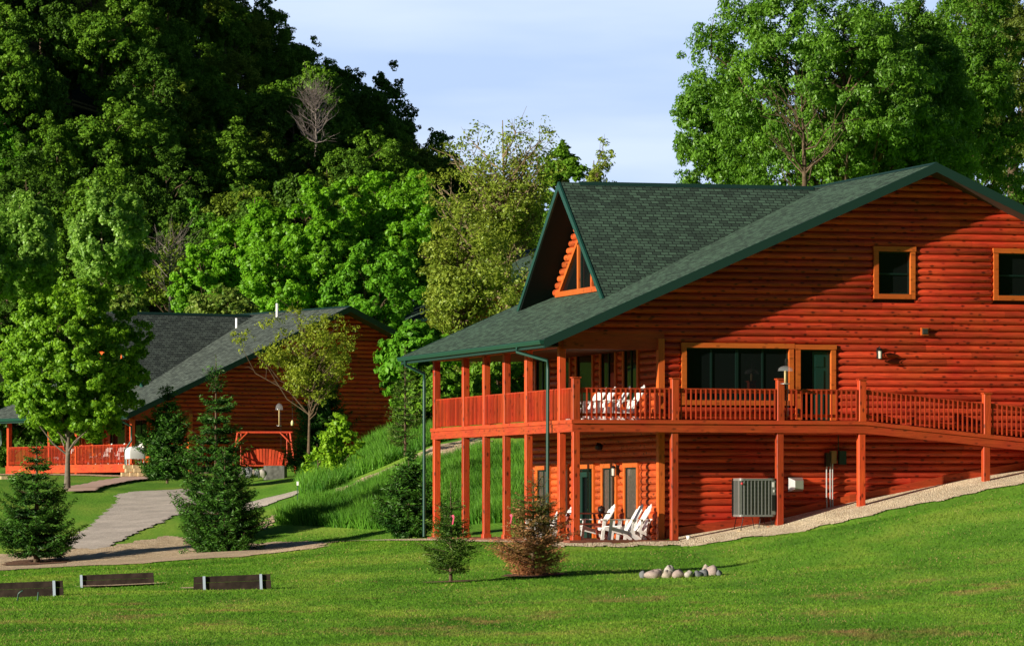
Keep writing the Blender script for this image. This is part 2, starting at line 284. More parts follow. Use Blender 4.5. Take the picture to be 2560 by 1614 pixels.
PROF = [(-40, -1), (-3, -.12), (0, -.03), (3, .03), (6.15, .52), (8.6, 1.06), (12.4, 1.77), (20, 2.9), (60, 6)]
RIDGE = [(-400, 30), (-100, 38), (-62, 64), (-45, 58), (-30, 45), (-22, 35), (-12, 27), (-5, 21.5), (3, 13), (8, 6), (400, 6)]
rys = np.array([r[0] for r in ROWS], float)
def sst(x): x = np.clip(x, 0, 1); return x * x * (3 - 2 * x)
def terr(X, Y):
    X = np.asarray(X, float); Y = np.asarray(Y, float)
    tab = np.array([np.interp(X, [p[0] for p in r[1]], [p[1] for p in r[1]]) for r in ROWS])
    i = np.clip(np.searchsorted(rys, Y) - 1, 0, len(rys) - 2)
    f = np.clip((Y - rys[i]) / (rys[i + 1] - rys[i]), 0, 1)
    a = np.take_along_axis(tab, i[None], 0)[0]; b = np.take_along_axis(tab, (i + 1)[None], 0)[0]
    z = a + (b - a) * f
    du = X - O1[0]; dv = Y - O1[1]; u = du * U1[0] + dv * U1[1]; v = du * V1[0] + dv * V1[1]
    zh = O1[2] + np.interp(u, [p[0] for p in PROF], [p[1] for p in PROF]) + np.where(v < .9, (v - .9) * (.03 + .075 * sst((u - 2) / 4)), 0)
    zh = zh - .13 * sst((-v - .1) / .8) * (1 - sst((u - 3) / 2))
    wgt = sst((v + 9) / 7.5) * sst((u + 6) / 4) * (1 - sst((v - 16) / 4))
    z = z + (zh - z) * wgt
    rg = np.interp(X, [p[0] for p in RIDGE], [p[1] for p in RIDGE])
    h = sst((Y - 262 + 38 * sst((-60 - X) / 50)) / 150.) * (1 - .6 * sst((Y - 460) / 400))  # slope starts nearer beyond the left edge, shaped to shade the hillside
    z = z + (rg - 6) * h
    z = z + 120 * sst((-20 - Y) / 130.) * sst((X + 130) / 90.)          # unseen hill added behind the camera to block sky fill on the walls
    z += .03 * np.sin(X * .9 + Y * .21) * np.sin(Y * .33) * (1 - wgt) * sst((Y - 60) / 20)
    return z
def tz(x, y): return float(terr(np.array([x]), np.array([y]))[0])
TY = np.arange(52, 262, .2)
def hit(px, py):
    X = (px - CX) / FPX * TY; Zr = (HY - py) / FPX * TY; d = terr(X, TY) - Zr; k = np.argmax(d > 0)
    return (float(X[k]), float(TY[k])) if d[k] > 0 else (float(X[-1]), 260.)
def X_at(px, Y): return (px - CX) / FPX * Y
xs = np.concatenate([np.linspace(-700, -50, 40)[:-1], np.arange(-50, -26, 2.), np.arange(-26, 26, .6), np.arange(26, 60, 2.), np.linspace(60, 700, 40)])
ys = np.concatenate([np.linspace(-250, 50, 20)[:-1], np.arange(50, 225, .6), np.arange(225, 470, 4.), np.linspace(470, 3000, 30)])
GX, GY = np.meshgrid(xs, ys); GZ = terr(GX.ravel(), GY.ravel())
nx_, ny_ = len(xs), len(ys)
me = bpy.data.meshes.new('ground'); idx = np.arange(nx_ * ny_).reshape(ny_, nx_)
me.from_pydata(np.stack([GX.ravel(), GY.ravel(), GZ], 1).tolist(), [], np.stack([idx[:-1, :-1], idx[:-1, 1:], idx[1:, 1:], idx[1:, :-1]], -1).reshape(-1, 4).tolist())
me.polygons.foreach_set('use_smooth', [True] * len(me.polygons)); me.materials.append(lawn_ground())
g = bpy.data.objects.new('ground', me); C.objects.link(g); g['kind'] = 'structure'
rng = np.random.default_rng(5)
def inpoly(px, py, poly):
    x = np.array([p[0] for p in poly]); y = np.array([p[1] for p in poly]); c = np.zeros(px.shape, bool); j = len(x) - 1
    for i in range(len(x)):
        c ^= ((y[i] > py) != (y[j] > py)) & (px < (x[j] - x[i]) * (py - y[i]) / (y[j] - y[i] + 1e-12) + x[i]); j = i
    return c
SHEETS = []
def sheet(name, poly, m, cell=.18, off=.03, jit=.12):
    """a ragged-edged patch of paving or dirt laid on the terrain"""
    p = np.array(poly); x0, y0 = p.min(0) - .5; x1, y1 = p.max(0) + .5
    gx = np.arange(x0, x1, cell); gy = np.arange(y0, y1, cell); A, B = np.meshgrid(gx, gy)
    cxm = A[:-1, :-1] + cell / 2; cym = B[:-1, :-1] + cell / 2
    jx = jit * (np.sin(cym * 3.1 + cxm) + np.sin(cym * 7.7 - cxm * 2.3)); jy = jit * 1.6 * (np.sin(cxm * 2.7) + np.sin(cxm * 6.1 + cym))
    ok = inpoly(cxm + jx, cym + jy, poly); SHEETS.append(poly)
    Z = terr(A.ravel(), B.ravel()) + off; id_ = np.arange(A.size).reshape(A.shape)
    F = np.stack([id_[:-1, :-1], id_[:-1, 1:], id_[1:, 1:], id_[1:, :-1]], -1)[ok]
    us, inv = np.unique(F, return_inverse=True); V = np.stack([A.ravel(), B.ravel(), Z], 1)[us]
    me = bpy.data.meshes.new(name); me.from_pydata(V.tolist(), [], inv.reshape(F.shape).tolist()); me.polygons.foreach_set('use_smooth', [True] * len(me.polygons)); me.materials.append(m)
    o = bpy.data.objects.new(name, me); C.objects.link(o); o['kind'] = 'structure'; return o
c7 = lambda x, y: (x / 2.954, 1100 + y / 2.954)
def hp(pts): return [hit(*p) for p in pts]
sheet('gravel_path', hp([c7(*p) for p in [(2350, 325), (2150, 388), (1850, 462), (1600, 440), (1360, 362), (1000, 385), (860, 405), (865, 455), (750, 560), (640, 660), (540, 720), (440, 800), (700, 815), (800, 790), (900, 740), (1000, 690), (1180, 620), (1280, 560), (1560, 560), (1820, 530), (2200, 400), (2350, 348)]]), M['asph'], .09, .035, .06)
sheet('dirt_strip', hp([c7(*p) for p in [(-150, 860), (0, 852), (450, 815), (800, 790), (1240, 712), (1500, 730), (1880, 765), (2363, 750), (2430, 758), (2380, 795), (1900, 850), (1400, 885), (1000, 918), (500, 935), (0, 968), (-150, 980)]]), M['sand'], off=.03)
sheet('dirt_path', hp([(640, 1316), (700, 1283), (800, 1240), (900, 1200), (980, 1168), (1060, 1128), (1140, 1104), (1215, 1092), (1210, 1125), (1140, 1140), (1075, 1160), (1020, 1182), (900, 1226), (760, 1276), (690, 1305), (645, 1328)]), M['sand'], off=.03)
sheet('gravel_strip', [W(u, v)[:2] for u, v in [(3.1, 1.3), (30, 1.3), (30, -1.2), (13.4, -1.35), (8.5, -1.5), (6, -1.6), (4.2, -1.25), (3, -.75), (1, -.62), (-.6, -.6), (-1.0, .5), (-1.0, 10), (-1.8, 15.5), (-4.5, 17), (-4.6, 18.5), (-2, 18), (-.15, 15), (-.15, -.2), (3.1, -.2)]], M['grav'], .12, .03, .05)
pm = MB(); A4 = [W(u, v)[:2] for u, v in [(-.14, -.16), (3.05, -.16), (3.05, 14.95), (-.14, 14.95)]]; pm.prism(A4, 2, O1[2] - .3, O1[2] + .04); po_ = pm.build('patio', M['patio']); po_['kind'] = 'structure'; SHEETS.append(A4)
sheet('side_path', hp([c7(*p) for p in [(480, 398), (515, 352), (700, 320), (900, 287), (1200, 262), (1400, 238), (1420, 262), (1000, 308), (760, 352), (700, 388)]]), M['walk'], .15, .10, .03)
sheet('house_gravel', [W2(u, v)[:2] for u, v in [(-1.4, 0), (4, 0), (4, 1), (.1, 1), (.1, 15), (-1.4, 15.4)]], M['sand'], .15, .03, .08)

# ------------------------------------------------------------------ log houses
ZE, UE, SL, VR, VB = 5.63, -.72, .4396, .35, 15.85        # eave height/position, slope, near and far rake
UR = 10.95; RT = .26
def rz(u): return ZE + SL * (min(u, 2 * UR - u) - UE)
def log_wall(mb, axis, fixed, a0, a1, z0, z1, holes, rnd, pitch=.2, bulge=.095, span=None, outward=-1):
    """half-round log siding. axis 0: wall runs along x at y=fixed facing -y; axis 1: runs along y at x=fixed facing -x"""
    prof = [(-1, .0), (-.9, .45), (-.66, .76), (-.33, .95), (0, 1), (.33, .95), (.66, .76), (.9, .45), (1, 0)]
    n = int(round((z1 - z0) / pitch))
    for k in range(n):
        zc = z0 + (k + .5) * pitch
        s0, s1 = span(zc) if span else (a0, a1)
        if s1 - s0 < .1: continue
        segs = [(s0, s1, False, False)]
        for (h0, h1, hz0, hz1) in holes:
            if hz0 - .03 < zc < hz1 + .03:
                ns = []
                for (p, q, l, r) in segs:
                    if h1 <= p or h0 >= q: ns.append((p, q, l, r)); continue
                    if h0 > p + .05: ns.append((p, h0, l, True))
                    if h1 < q - .05: ns.append((h1, q, True, r))
                segs = ns
        for (p, q, l, r) in segs:
            x = p; first = True
            while x < q - 1e-4:
                e = x + rnd.uniform(2.4, 5.2)
                if e > q - .8: e = q
                t = rnd.random(); st = []
                if first and l: st += [(x, .35), (x + .03, .72), (x + .09, 1)]
                else: st += [(x + (0 if first else .004), 1)]
                if e >= q and r and q - x > .2: st += [(q - .09, 1), (q - .03, .72), (q, .35)]
                else: st += [(e, 1)]
                rings = []
                for (s_, k_) in st:
                    ring = []
                    for (tz_, d) in prof:
                        zz = zc + tz_ * pitch / 2 * (.55 + .45 * k_) if k_ < 1 else zc + tz_ * pitch / 2
                        dd = fixed + outward * bulge * d * k_
                        ring.append((s_, dd, zz) if axis == 0 else (dd, s_, zz))
                    rings.append(ring)
                mb.grid(rings, t, True); x = e; first = False
def opening(parent, axis, fixed, a0, a1, z0, z1, kind='window', tw=.14, mull=0, glass='glass', label=None, trim_bottom=True, cross=False):
    """trim + green sash + pane set in a log wall. returns hole incl. trim"""
    def bx(mb, s0, s1, d0, d1, q0, q1, t=.5):     # d measured outward from wall plane
        if axis == 0: mb.box(s0, s1, fixed - d1, fixed - d0, q0, q1, t)
        else: mb.box(fixed - d1, fixed - d0, s0, s1, q0, q1, t)
    mt = M['trimh'] if axis == 0 else M['trim']; po = .085 if axis == 1 else 0
    root = MB(); zb = z0 - tw if trim_bottom else z0
    bx(root, a0 - tw, a0, -.02, .118, zb, z1, .45); bx(root, a1, a1 + tw, -.02, .118, zb, z1, .6)
    bx(root, a0 - tw - .02, a1 + tw + .02, -.02, .132, z1, z1 + tw, .5)
    if trim_bottom: bx(root, a0, a1, -.02, .123, z0 - tw, z0, .4)
    o = root.build(kind, mt, parent)
    if label: o['label'] = label
    fr_ = MB(); f = .042
    bx(fr_, a0, a0 + f, -.06 + po, po, z0, z1); bx(fr_, a1 - f, a1, -.06 + po, po, z0, z1); bx(fr_, a0 + f, a1 - f, -.06 + po, po, z1 - f, z1); bx(fr_, a0 + f, a1 - f, -.06 + po, po, z0, z0 + f)
    for i in range(mull):
        c = a0 + (a1 - a0) * (i + 1) / (mull + 1); wd = .028 if i != 1 or mull != 3 else .045
        bx(fr_, c - wd, c + wd, -.058 + po, -.004 + po, z0 + f, z1 - f)
    if cross: zc = (z0 + z1) / 2 - .03; bx(fr_, a0 + f, a1 - f, -.07 + po, .005 + po, zc - .025, zc + .025)
    fr_.build('frame', M['greenf'], o)
    p = MB(); bx(p, a0 + f, a1 - f, -.045 + po, -.03 + po, z0 + f, z1 - f); p.build('pane', M[glass], o)
    return o, (a0 - tw, a1 + tw, zb - (.0 if trim_bottom else .3), z1 + tw)
def house(name, O, th, label, low, seed, shin, detail=2):
    rnd = random.Random(seed)
    H = empty(name, O, th, label, 'house')
    z0 = 0. if low else 3.0; vw = 1.25; uf = 2.99; v1 = 14.46; ur = 2 * UR - uf
    # --- openings in the gable wall
    holes = []
    if detail >= 2:
        for (a0, a1, q0, q1, mu, cr) in [(9.49, 10.47, 7.05, 8.27, 0, True), (13.17, 14.26, 7.05, 8.27, 0, True), (3.71, 6.78, 3.98, 5.46, 3, False)]:
            if not low and mu == 3: continue
            o, h = opening(H, 0, vw, a0, a1, q0, q1, mull=mu, cross=cr); holes.append(h)
        if low:
            o, h = opening(H, 0, vw, 7.12, 8.05, 3.43, 5.44, 'door', trim_bottom=False); holes.append(h); del_ = o
            d = MB(); d.box(7.52, 8.0, vw + .02, vw + .04, 3.45, 5.38)       # half-open green panelled door behind the glass
            for (q0, q1) in [(3.6, 4.15), (4.25, 4.85), (4.95, 5.25)]: d.box(7.6, 7.86, vw - .0, vw + .018, q0, q1, .6)
            d.build('door_leaf', M['gdoor'], o)
            p = [c for c in kids[o.name] if c.name.startswith('pane')][0]; p.data = p.data.copy()
            for v_ in p.data.vertices:
                if v_.co.x > 7.5: v_.co.x = 7.5
    # --- gable wall logs
    mb = MB()
    def span(zc):
        q = (zc - .1 + RT - ZE) / SL + UE
        if zc < 5.85: return (uf + .05, ur)
        return (q, 2 * UR - q)
    log_wall(mb, 0, vw, 0, 0, z0 - (.0 if low else .2), 10.6, holes, rnd, span=span)
    gw = mb.build('gable_wall', M['logx'], H)
    tr = MB()
    tr.box(uf - .12, uf + .06, vw - .13, vw + .10, z0, 5.705, .55)
    tr.build('corner_board', M['trim'], H)
    # header over the porch end
    hb = MB(); hb.box(.1, uf - .12, vw - .06, vw + .08, 5.39, 5.71, .2); hb.box(.0, uf + .06, vw - .085, vw + .02, 5.71, 5.85, .3); hb.build('header_beam', M['deckw'], H)
    if low:
        sk = MB(); pts = [(3.1, .03), (6.15, .46), (8.6, 1.0), (12.4, 1.72), (19, 2.7)]
        for (p, q) in zip(pts, pts[1:]):
            sk.prism([(p[0], p[1] - .5), (q[0], q[1] - .5), (q[0], q[1] + .3), (p[0], p[1] + .3)], 1, vw - .135, vw - .02, rnd.random())
        sk.build('skirt_board', M['deckw'], H)
    # --- front wall
    fh = []
    fo = [(12.13, 13.39, 4.0, 5.49, 'window', 'glass'), (9.86, 10.87, 4.0, 5.49, 'window', 'glass'), (7.55, 9.1, 3.43, 5.50, 'door', 'glass'), (5.32, 6.65, 4.0, 5.5, 'window', 'glass'), (3.2, 4.42, 4.0, 5.5, 'window', 'glass')]
    if low: fo += [(12.04, 13.21, .05, 2.10, 'window', 'curtain'), (10.1, 10.84, .62, 2.10, 'window', 'curtain'), (7.5, 8.9, .05, 2.10, 'door', 'glass'), (5.28, 6.49, .62, 2.10, 'window', 'curtain'), (3.12 + .1, 4.32, .62, 2.10, 'window', 'curtain')]
    if detail >= 1:
        for (a0, a1, q0, q1, kd, gl) in fo:
            o, h = opening(H, 1, uf, a0, a1, q0, q1, kd, .15, glass=gl, trim_bottom=q0 > .3 and q0 != 3.43, mull=1 if kd == 'window' and a1 - a0 > 1.1 else 0); fh.append(h)
            if kd == 'door' and q0 < 1:
                d = MB(); d.box(uf - .135, uf - .09, a0 + .16, a0 + .30, q0, q1 - .1); d.box(uf - .135, uf - .09, a1 - .45, a1 - .2, q0, q1 - .1); d.box(uf - .135, uf - .09, a0 + .30, a1 - .45, q0, .35); d.box(uf - .135, uf - .09, a0 + .3, a1 - .45, q1 - .25, q1 - .1); d.build('door_leaf', M['gdoor'], o)
    mb = MB(); log_wall(mb, 1, uf, vw + .1, v1, z0 - (.0 if low else .2), 5.8, fh, rnd); mb.build('front_wall', M['logy'], H)
    # --- solid core behind the siding
    co = MB(); co.box(uf + .085, ur, vw + .085, v1, z0 - .3, 5.9)
    co.prism([(UE + 1.2, 5.92), (2 * UR - UE - 1.2, 5.92), (UR, rz(UR) - .35)], 1, vw + .085, v1)
    co.build('wall_core', M['dark'], H)
    # --- roof
    def slab(p, uvf, th_, name, m, parent, under=True):
        mb = MB(); q = [(a, b, c - th_) for a, b, c in p]
        mb.face(p, uv=[uvf(x) for x in p]); mb.face(q[::-1], uv=[(0, 0)] * len(p))
        for i in range(len(p)):
            k = (i + 1) % len(p); mb.face([p[i], q[i], q[k], p[k]], uv=[(0, 0)] * 4)
        return mb.build(name, m, parent)
    cs = math.hypot(1, SL)
    roof = slab([(UE, VR, ZE), (UR, VR, rz(UR)), (UR, VB, rz(UR)), (UE, VB, ZE)][::-1], lambda x: (x[1], (x[0] - UE) * cs), .10, 'roof', shin, H)
    slab([(UR, VR, rz(UR)), (2 * UR - UE, VR, ZE), (2 * UR - UE, VB, ZE), (UR, VB, rz(UR))][::-1], lambda x: (x[1], (2 * UR - x[0]) * cs), .10, 'roof_back_slope', shin, roof)
    rc = MB(); rc.prism([(UR - .16, rz(UR - .16) + .012), (UR, rz(UR) + .03), (UR + .16, rz(UR - .16) + .012), (UR, rz(UR) - .02)], 1, VR, VB); rc.build('ridge_cap', M['greend'], roof)
    fa = MB()
    for sgn in (0, 1):
        for (va, vb_) in [(VR - .035, VR + .02), (VB - .02, VB + .035)]:
            P = [(UE - .01, ZE + .008), (UR, rz(UR) + .008), (UR, rz(UR) - .26), (UE - .01, ZE - .26)]
            if sgn: P = [(2 * UR - a, b) for a, b in P][::-1]
            fa.prism(P, 1, va, vb_)
        x = UE if not sgn else 2 * UR - UE
        fa.box(x - .02, x + .02, VR + .02, VB - .02, ZE - .24, ZE - .012)
    fa.build('fascia', M['greend'], roof)
    sf = MB(); 
    for (va, vb_) in [(VR + .02, vw + .08), (v1, VB - .02)]:
        P = [(UE + .03, ZE - .22), (UR, rz(UR) - .24), (UR, rz(UR) - .20), (UE + .03, ZE - .18)]
        sf.prism(P, 1, va, vb_); sf.prism([(2 * UR - a, b) for a, b in P][::-1], 1, va, vb_)
    sf.box(UE + .03, uf, vw + .08, v1, ZE - .18, ZE - .14)
    sf.build('soffit', M['soff'], roof)
    gt = MB()
    P = [(UE - .02, ZE - .03), (UE - .15, ZE - .03), (UE - .15, ZE - .06), (UE - .12, ZE - .15), (UE - .02, ZE - .15)]
    gt.prism(P, 1, VR - .03, VB + .03); gt.build('gutter', M['green'], H)
    vposts = [1.41, 4.70, 6.97, 9.14, 11.42, 14.74] if low else [1.41, 6.97, 9.8, 14.2]
    for vd in ((1.9, 15.25) if low else (1.0, 14.55)):
        ds = MB(); pth = [(UE - .08, vd + (.9 if vd < 3 else -.1), ZE - .1), (UE - .08, vd + (.9 if vd < 3 else -.1), ZE - .28), (-.16, vd, ZE - .55), (-.16, vd, ZE - .8)] if low else [(UE - .08, vd, ZE - .1), (-.25, vd, ZE - .5)]
        zb = .05 if low else 2.7
        if not low: pth = [(UE - .08, vd, ZE - .1), (UE - .08, vd, ZE - .25), (-.16, vd, ZE - .55), (-.16, vd, ZE - 1.2), (-.45, vd, ZE - 1.6)]
        pth.append((pth[-1][0], vd, zb)); ds.tube(pth, .05, 8); ds.build('downspout', M['green'], H)
    # --- dormer
    vc, hw, az, fz, fu = 9.10, 4.40, 10.64, 6.985, 2.36; vu = 10.68
    dm = MB(); sgs = [(-1, 'dormer')]
    def dsl(s_, nm, par):
        ap = (fu, vc, az); ft = (fu, vc + s_ * hw, fz); en = (vu, vc, az + .0)
        c2 = math.hypot(hw, az - fz) / hw
        pts = [ap, ft, (fu + .02, vc + s_ * (hw - .001), fz - .02), en] if False else [ap, ft, en]
        if s_ > 0: pts = pts[::-1]
        mb = MB(); th_ = .16
        mb.face(pts, uv=[(x[0], abs(hw - abs(x[1] - vc)) * c2) for x in pts])
        q = [(x[0], x[1] - s_ * .11, x[2] - .11) for x in pts]; mb.face(q[::-1], uv=[(0, 0)] * 3)
        for i in range(3): k = (i + 1) % 3; mb.face([pts[i], q[i], q[k], pts[k]], uv=[(0, 0)] * 4)
        return mb.build(nm, shin, par)
    dor = dsl(-1, 'dormer', H); dsl(1, 'far_slope', dor)
    df = MB()
    for s_ in (-1, 1):
        df.prism([(vc, az + .02), (vc + s_ * (hw + .03), fz + .0), (vc + s_ * (hw - .17), fz - .02), (vc, az - .22)][::s_], 0, fu - .05, fu + .012)
    df.build('dormer_fascia', M['green'], dor)
    dr = MB(); dr.prism([(vc - .12, az - .085), (vc, az + .035), (vc + .12, az - .085), (vc, az - .03)], 0, fu + .6, vu - .3); dr.build('dormer_ridge_cap', M['greend'], dor)
    sd2 = MB()
    for s_ in (-1, 1):
        sd2.face([(fu + .01, vc, az - .20), (fu + .01, vc + s_ * (hw - .16), fz - .02), (3.3, vc + s_ * (hw - .65), fz + .4), (3.3, vc, az - .20)][::s_])
    sd2.build('dormer_soffit', M['deckw'], dor)
    ud = 3.23; zb = 7.40
    wo, trimd = [], None
    def dspan(zc): q = (az - .3 - zc - .08) * (hw / (az - fz)); return (vc - q, vc + q)
    # trapezoid window hole: per course
    mbd = MB(); prof_h = []
    k_ = 0
    zc = zb + .1
    while zc < 10.2:
        a0, a1 = dspan(zc); hw_ = (9.42 - zc) * 1.36 + .05 if zc < 9.2 else 0
        if zc > 7.42: hls = [(vc - hw_, vc + hw_, zc - .1, zc + .1)] if hw_ > .1 else []
        tmp = random.Random(seed + k_); log_wall(mbd, 1, ud, a0, a1, zc - .1, zc + .1, hls, tmp); k_ += 1; zc += .2
    mbd.build('dormer_wall', M['logy'], dor)
    wm = MB(); 
    T = lambda z: (9.36 - z) * 1.36
    zl, zm = 7.50, 9.25
    # window glazing triangle with mullions
    wm.prism([(vc - T(zl), zl), (vc + T(zl), zl), (vc, 9.36)], 0, ud - .01, ud + .02)
    wn = wm.build('dormer_window', M['glass'], H)
    tm = MB()
    for s_ in (-1, 1):
        tm.prism([(vc + s_ * T(zl), zl), (vc + s_ * (T(zl) + .20), zl), (vc, 9.52), (vc, 9.36)][::s_], 0, ud - .11, ud + .0, .5)
        mv = vc + s_ * .68; tm.box(ud - .10, ud, mv - .07, mv + .07, zl, 9.36 - .68 / 1.36 - .04, .6)
    tm.box(ud - .13, ud + .02, vc - 2.95, vc + 2.95, zl - .16, zl, .3)
    tm.build('trim', M['trim'], wn)
    for s_ in (-1, 1):
        for mv in (.52, .84): gm = MB(); gm.box(ud - .05, ud - .005, vc + s_ * mv - .05, vc + s_ * mv + .05, zl, 9.36 - (mv + .05) / 1.36 - .03); gm.build('mullion', M['greenf'], wn)
    cr_ = MB(); cr_.prism([(vc - 3.6, 7.2), (vc + 3.6, 7.2), (vc, az - .3)], 0, ud + .1, ud + .2); cr_.build('dormer_core', M['dark'], dor)
    # --- porch deck
    T3 = 3.39
    dk = MB(); zr = lambda u: T3 if u < 8.6 else T3 - (u - 8.6) * .0955
    dk.box(.02, uf - .13, .0 if low else 1.2, 15.0 if low else 14.5, T3 - .04, T3)
    if low:
        dk.box(uf - .13, 8.6, .02, vw - .12, T3 - .04, T3)
        dk.face([(8.6, .02, T3), (8.6, vw - .12, T3), (20, vw - .12, zr(20)), (20, .02, zr(20))][::-1]); dk.face([(8.6, .02, T3 - .04), (8.6, vw - .12, T3 - .04), (20, vw - .12, zr(20) - .04), (20, .02, zr(20) - .04)])
    deck = dk.build('deck', M['deckw'], H)
    if low:
        jo = MB()
        jo.prism([(-.02, T3 - .34), (8.6, T3 - .34), (20, zr(20) - .34), (20, zr(20) - .11), (8.6, T3 - .11), (-.02, T3 - .11)], 1, -.02, .03, .35)
        jo.prism([(-.05, T3 - .107), (8.6, T3 - .107), (20, zr(20) - .107), (20, zr(20) + .0), (8.6, T3 + .0), (-.05, T3 + .0)], 1, -.06, .016, .6)
        jo.build('fascia_board', M['deckw'], deck)
        js = MB(); js.box(-.02, .03, .03, 14.95, T3 - .34, T3 - .11, .4); js.box(-.05, .016, .016, 14.95, T3 - .107, T3 + .0, .7); js.build('side_fascia_board', M['decky'], deck)
        jj = MB()
        for k in range(9): u_ = .4 + k * .32; jj.box(u_ - .02, u_ + .02, .05, 14.9, T3 - .3, T3 - .045, .3)
        for k in range(12): u_ = 3.4 + k * .42; jj.box(u_ - .02, u_ + .02, .05, vw - .1, T3 - .3, T3 - .045, .3)
        jj.build('joists', M['deckw'], deck)
        for v_ in [0.06] + vposts:
            p = MB(); p.box(-.0, .2, v_ - .1, v_ + .1, .0, T3 - .34, rnd.random(), .012); p.box(-.03, .23, v_ - .13, v_ + .13, -.3, .16, .4, .02); p.build('post', M['postm'], H, force_tint=True)
        for u_, zg in [(3.0, .0), (6.12, .45), (8.57, 1.0), (12.36, 1.7), (16, 2.2)]:
            p = MB(); p.box(u_ - .1, u_ + .1, .02, .22, zg - .3, zr(u_) - .34, rnd.random(), .012); p.build('post', M['postm'], H, force_tint=True)
        for u_ in [.1, 3.0, 6.12, 8.57, 12.36, 16.2]:
            p = MB(); zt = zr(u_) + 1.15; p.box(u_ - .105, u_ + .105, -.04, .165, zr(u_), zt, rnd.random(), .012); p.box(u_ - .13, u_ + .13, -.065, .19, zt, zt + .035, .2); p.build('railing_post', M['postm'], H, force_tint=True)
    for v_ in vposts:
        p = MB(); p.box(.0, .2, v_ - .1, v_ + .1, T3 if low else 2.6, 5.48, rnd.random(), .012); p.build('upper_post' if low else 'post', M['postm'], H, force_tint=True)
    bm_ = MB(); bm_.box(-.02, .22, 1.3, 14.85, 5.44, 5.62); bm_.build('eave_beam', M['decky'], H)
    # --- railings
    bal = MB(); bal.box(-.019, .019, -.019, .019, 0, .84, .5); bal_me = bal.build('baluster', M['railw'], None); bme = bal_me.data; bpy.data.objects.remove(bal_me)
    def rail(p, q, single):
        """railing between two points on the deck; balusters as their own pieces where they are seen face-on"""
        (ua, va, za), (ub, vb_, zb_) = p, q; L_ = math.hypot(ub - ua, vb_ - va); n = max(2, int(L_ / .142)); m = MB()
        m.beam((ua, va, za + .87), (ub, vb_, zb_ + .87), .10, .04, .3); m.beam((ua, va, za + .80), (ub, vb_, zb_ + .80), .04, .09, .3); m.beam((ua, va, za + .14), (ub, vb_, zb_ + .14), .04, .09, .3)
        r = m.build('railing', M['railw'], H)
        off = (0, -.045) if abs(ub - ua) > abs(vb_ - va) else (-.045, 0)
        st = MB()
        for i in range(n):
            f = (i + .5) / n; x, y, z = ua + (ub - ua) * f + off[0], va + (vb_ - va) * f + off[1], za + (zb_ - za) * f + .03
            if single:
                b = bpy.data.objects.new('baluster', bme); C.objects.link(b); b.location = (x, y, z + rnd.uniform(-.004, .004)); setp(b, r)
            else: st.box(x - .019, x + .019, y - .019, y + .019, z, z + .84, rnd.random())
        if not single: s_ = st.build('balusters', M['railw'], r); s_['kind'] = 'stuff'
    if low:
        us = [.1, 3.0, 6.12, 8.57, 12.36, 16.2]
        for a, b in zip(us, us[1:]): rail((a + .1, .06, zr(a)), (b - .1, .06, zr(b)), b < 17)
        vs = [.06] + vposts
        for a, b in zip(vs, vs[1:]): rail((.1, a + .1, T3), (.1, b - .1, T3), False)
    else:
        m = MB(); y = 1.5; 
        rail((.05, 1.41, T3), (.05, 14.2, T3), False)
        m.box(-.05, .0, 1.3, 14.3, T3 - .38, T3 - .0, .5); m.build('skirt_board', M['decky'], H)
    return H
H1 = house('log_lodge', tuple(O1), TH, 'large two-storey red log lodge with green roof, wraparound deck and A-frame dormer', True, 3, M['shin'])
H2 = house('log_lodge', tuple(O2), TH2, 'red log lodge with weathered grey-green roof behind the round maple and spruces on the left', False, 8, M['shin2'])
# parts fixed to the lodge walls
def lantern(H, x, y, z, face):
    m = MB(); m.lathe([(.0, .16), (.05, .15), (.085, .09), (.09, .085), (.0, .085)], 0, 0, 8); m.lathe([(.075, -.13), (.075, -.15), (.0, -.16)], 0, 0, 8)
    for k in range(4): a = k * math.pi / 2 + .4; m.tube([(.07 * math.cos(a), .07 * math.sin(a), -.14), (.08 * math.cos(a), .08 * math.sin(a), .09)], .008, 4)
    m.tube([(0, 0, .15), (0, 0, .20), (-.06 * face[0], -.06 * face[1], .22), (-.14 * face[0], -.14 * face[1], .12)], .012, 5)
    a = MB(); m.box(-.14 * face[0] - .05, -.14 * face[0] + .05, -.14 * face[1] - .03, -.14 * face[1] + .03, -.12, .18)
    o = m.build('wall_lantern', M['black'], H); o.location = (x, y, z)
    g_ = MB(); g_.lathe([(.055, -.13), (.065, .085)], 0, 0, 8); g_.build('lamp_glass', M['lampglass'], o)
lantern(H1, 9.48, 1.02, 5.33, (0, -1)); lantern(H1, 2.72, 4.9, 2.0, (-1, 0))
m = MB(); m.box(10.78, 11.0, 1.10, 1.17, 5.88, 6.1); o = m.build('wall_vent', M['trimh'], H1); m = MB()
m.box(10.81, 10.97, 1.085, 1.105, 5.91, 6.07)
for k in range(4): m.box(10.82, 10.96, 1.07, 1.09, 5.925 + k * .037, 5.94 + k * .037, .8)
m.build('grille', M['greyd'], o)
m = MB(); a = [(6.75, 1.14, 1.40), (7.18, 1.14, 1.40), (7.18, 1.14, 1.80), (6.75, 1.14, 1.80)]; b = [(6.88, .92, 1.47), (7.13, .92, 1.47), (7.13, .92, 1.71), (6.88, .92, 1.71)]
for i in range(4): k = (i + 1) % 4; m.face([a[i], a[k], b[k], b[i]])
m.face(b); m.build('dryer_vent', M['steel'], H1)
m = MB(); m.box(7.84, 7.98, 1.0, 1.14, 2.12, 2.5); m.build('meter_box', M['black'], H1)
m = MB(); m.box(8.0, 8.15, .98, 1.15, 2.2, 2.56); m.build('utility_box', M['tan'], H1)
m = MB(); m.box(8.25, 8.46, 1.0, 1.15, 2.17, 2.56); m.tube([(8.24, 1.08, 2.5), (8.24, 1.08, 3.0)], .015, 5); m.build('utility_box', M['greend'], H1)
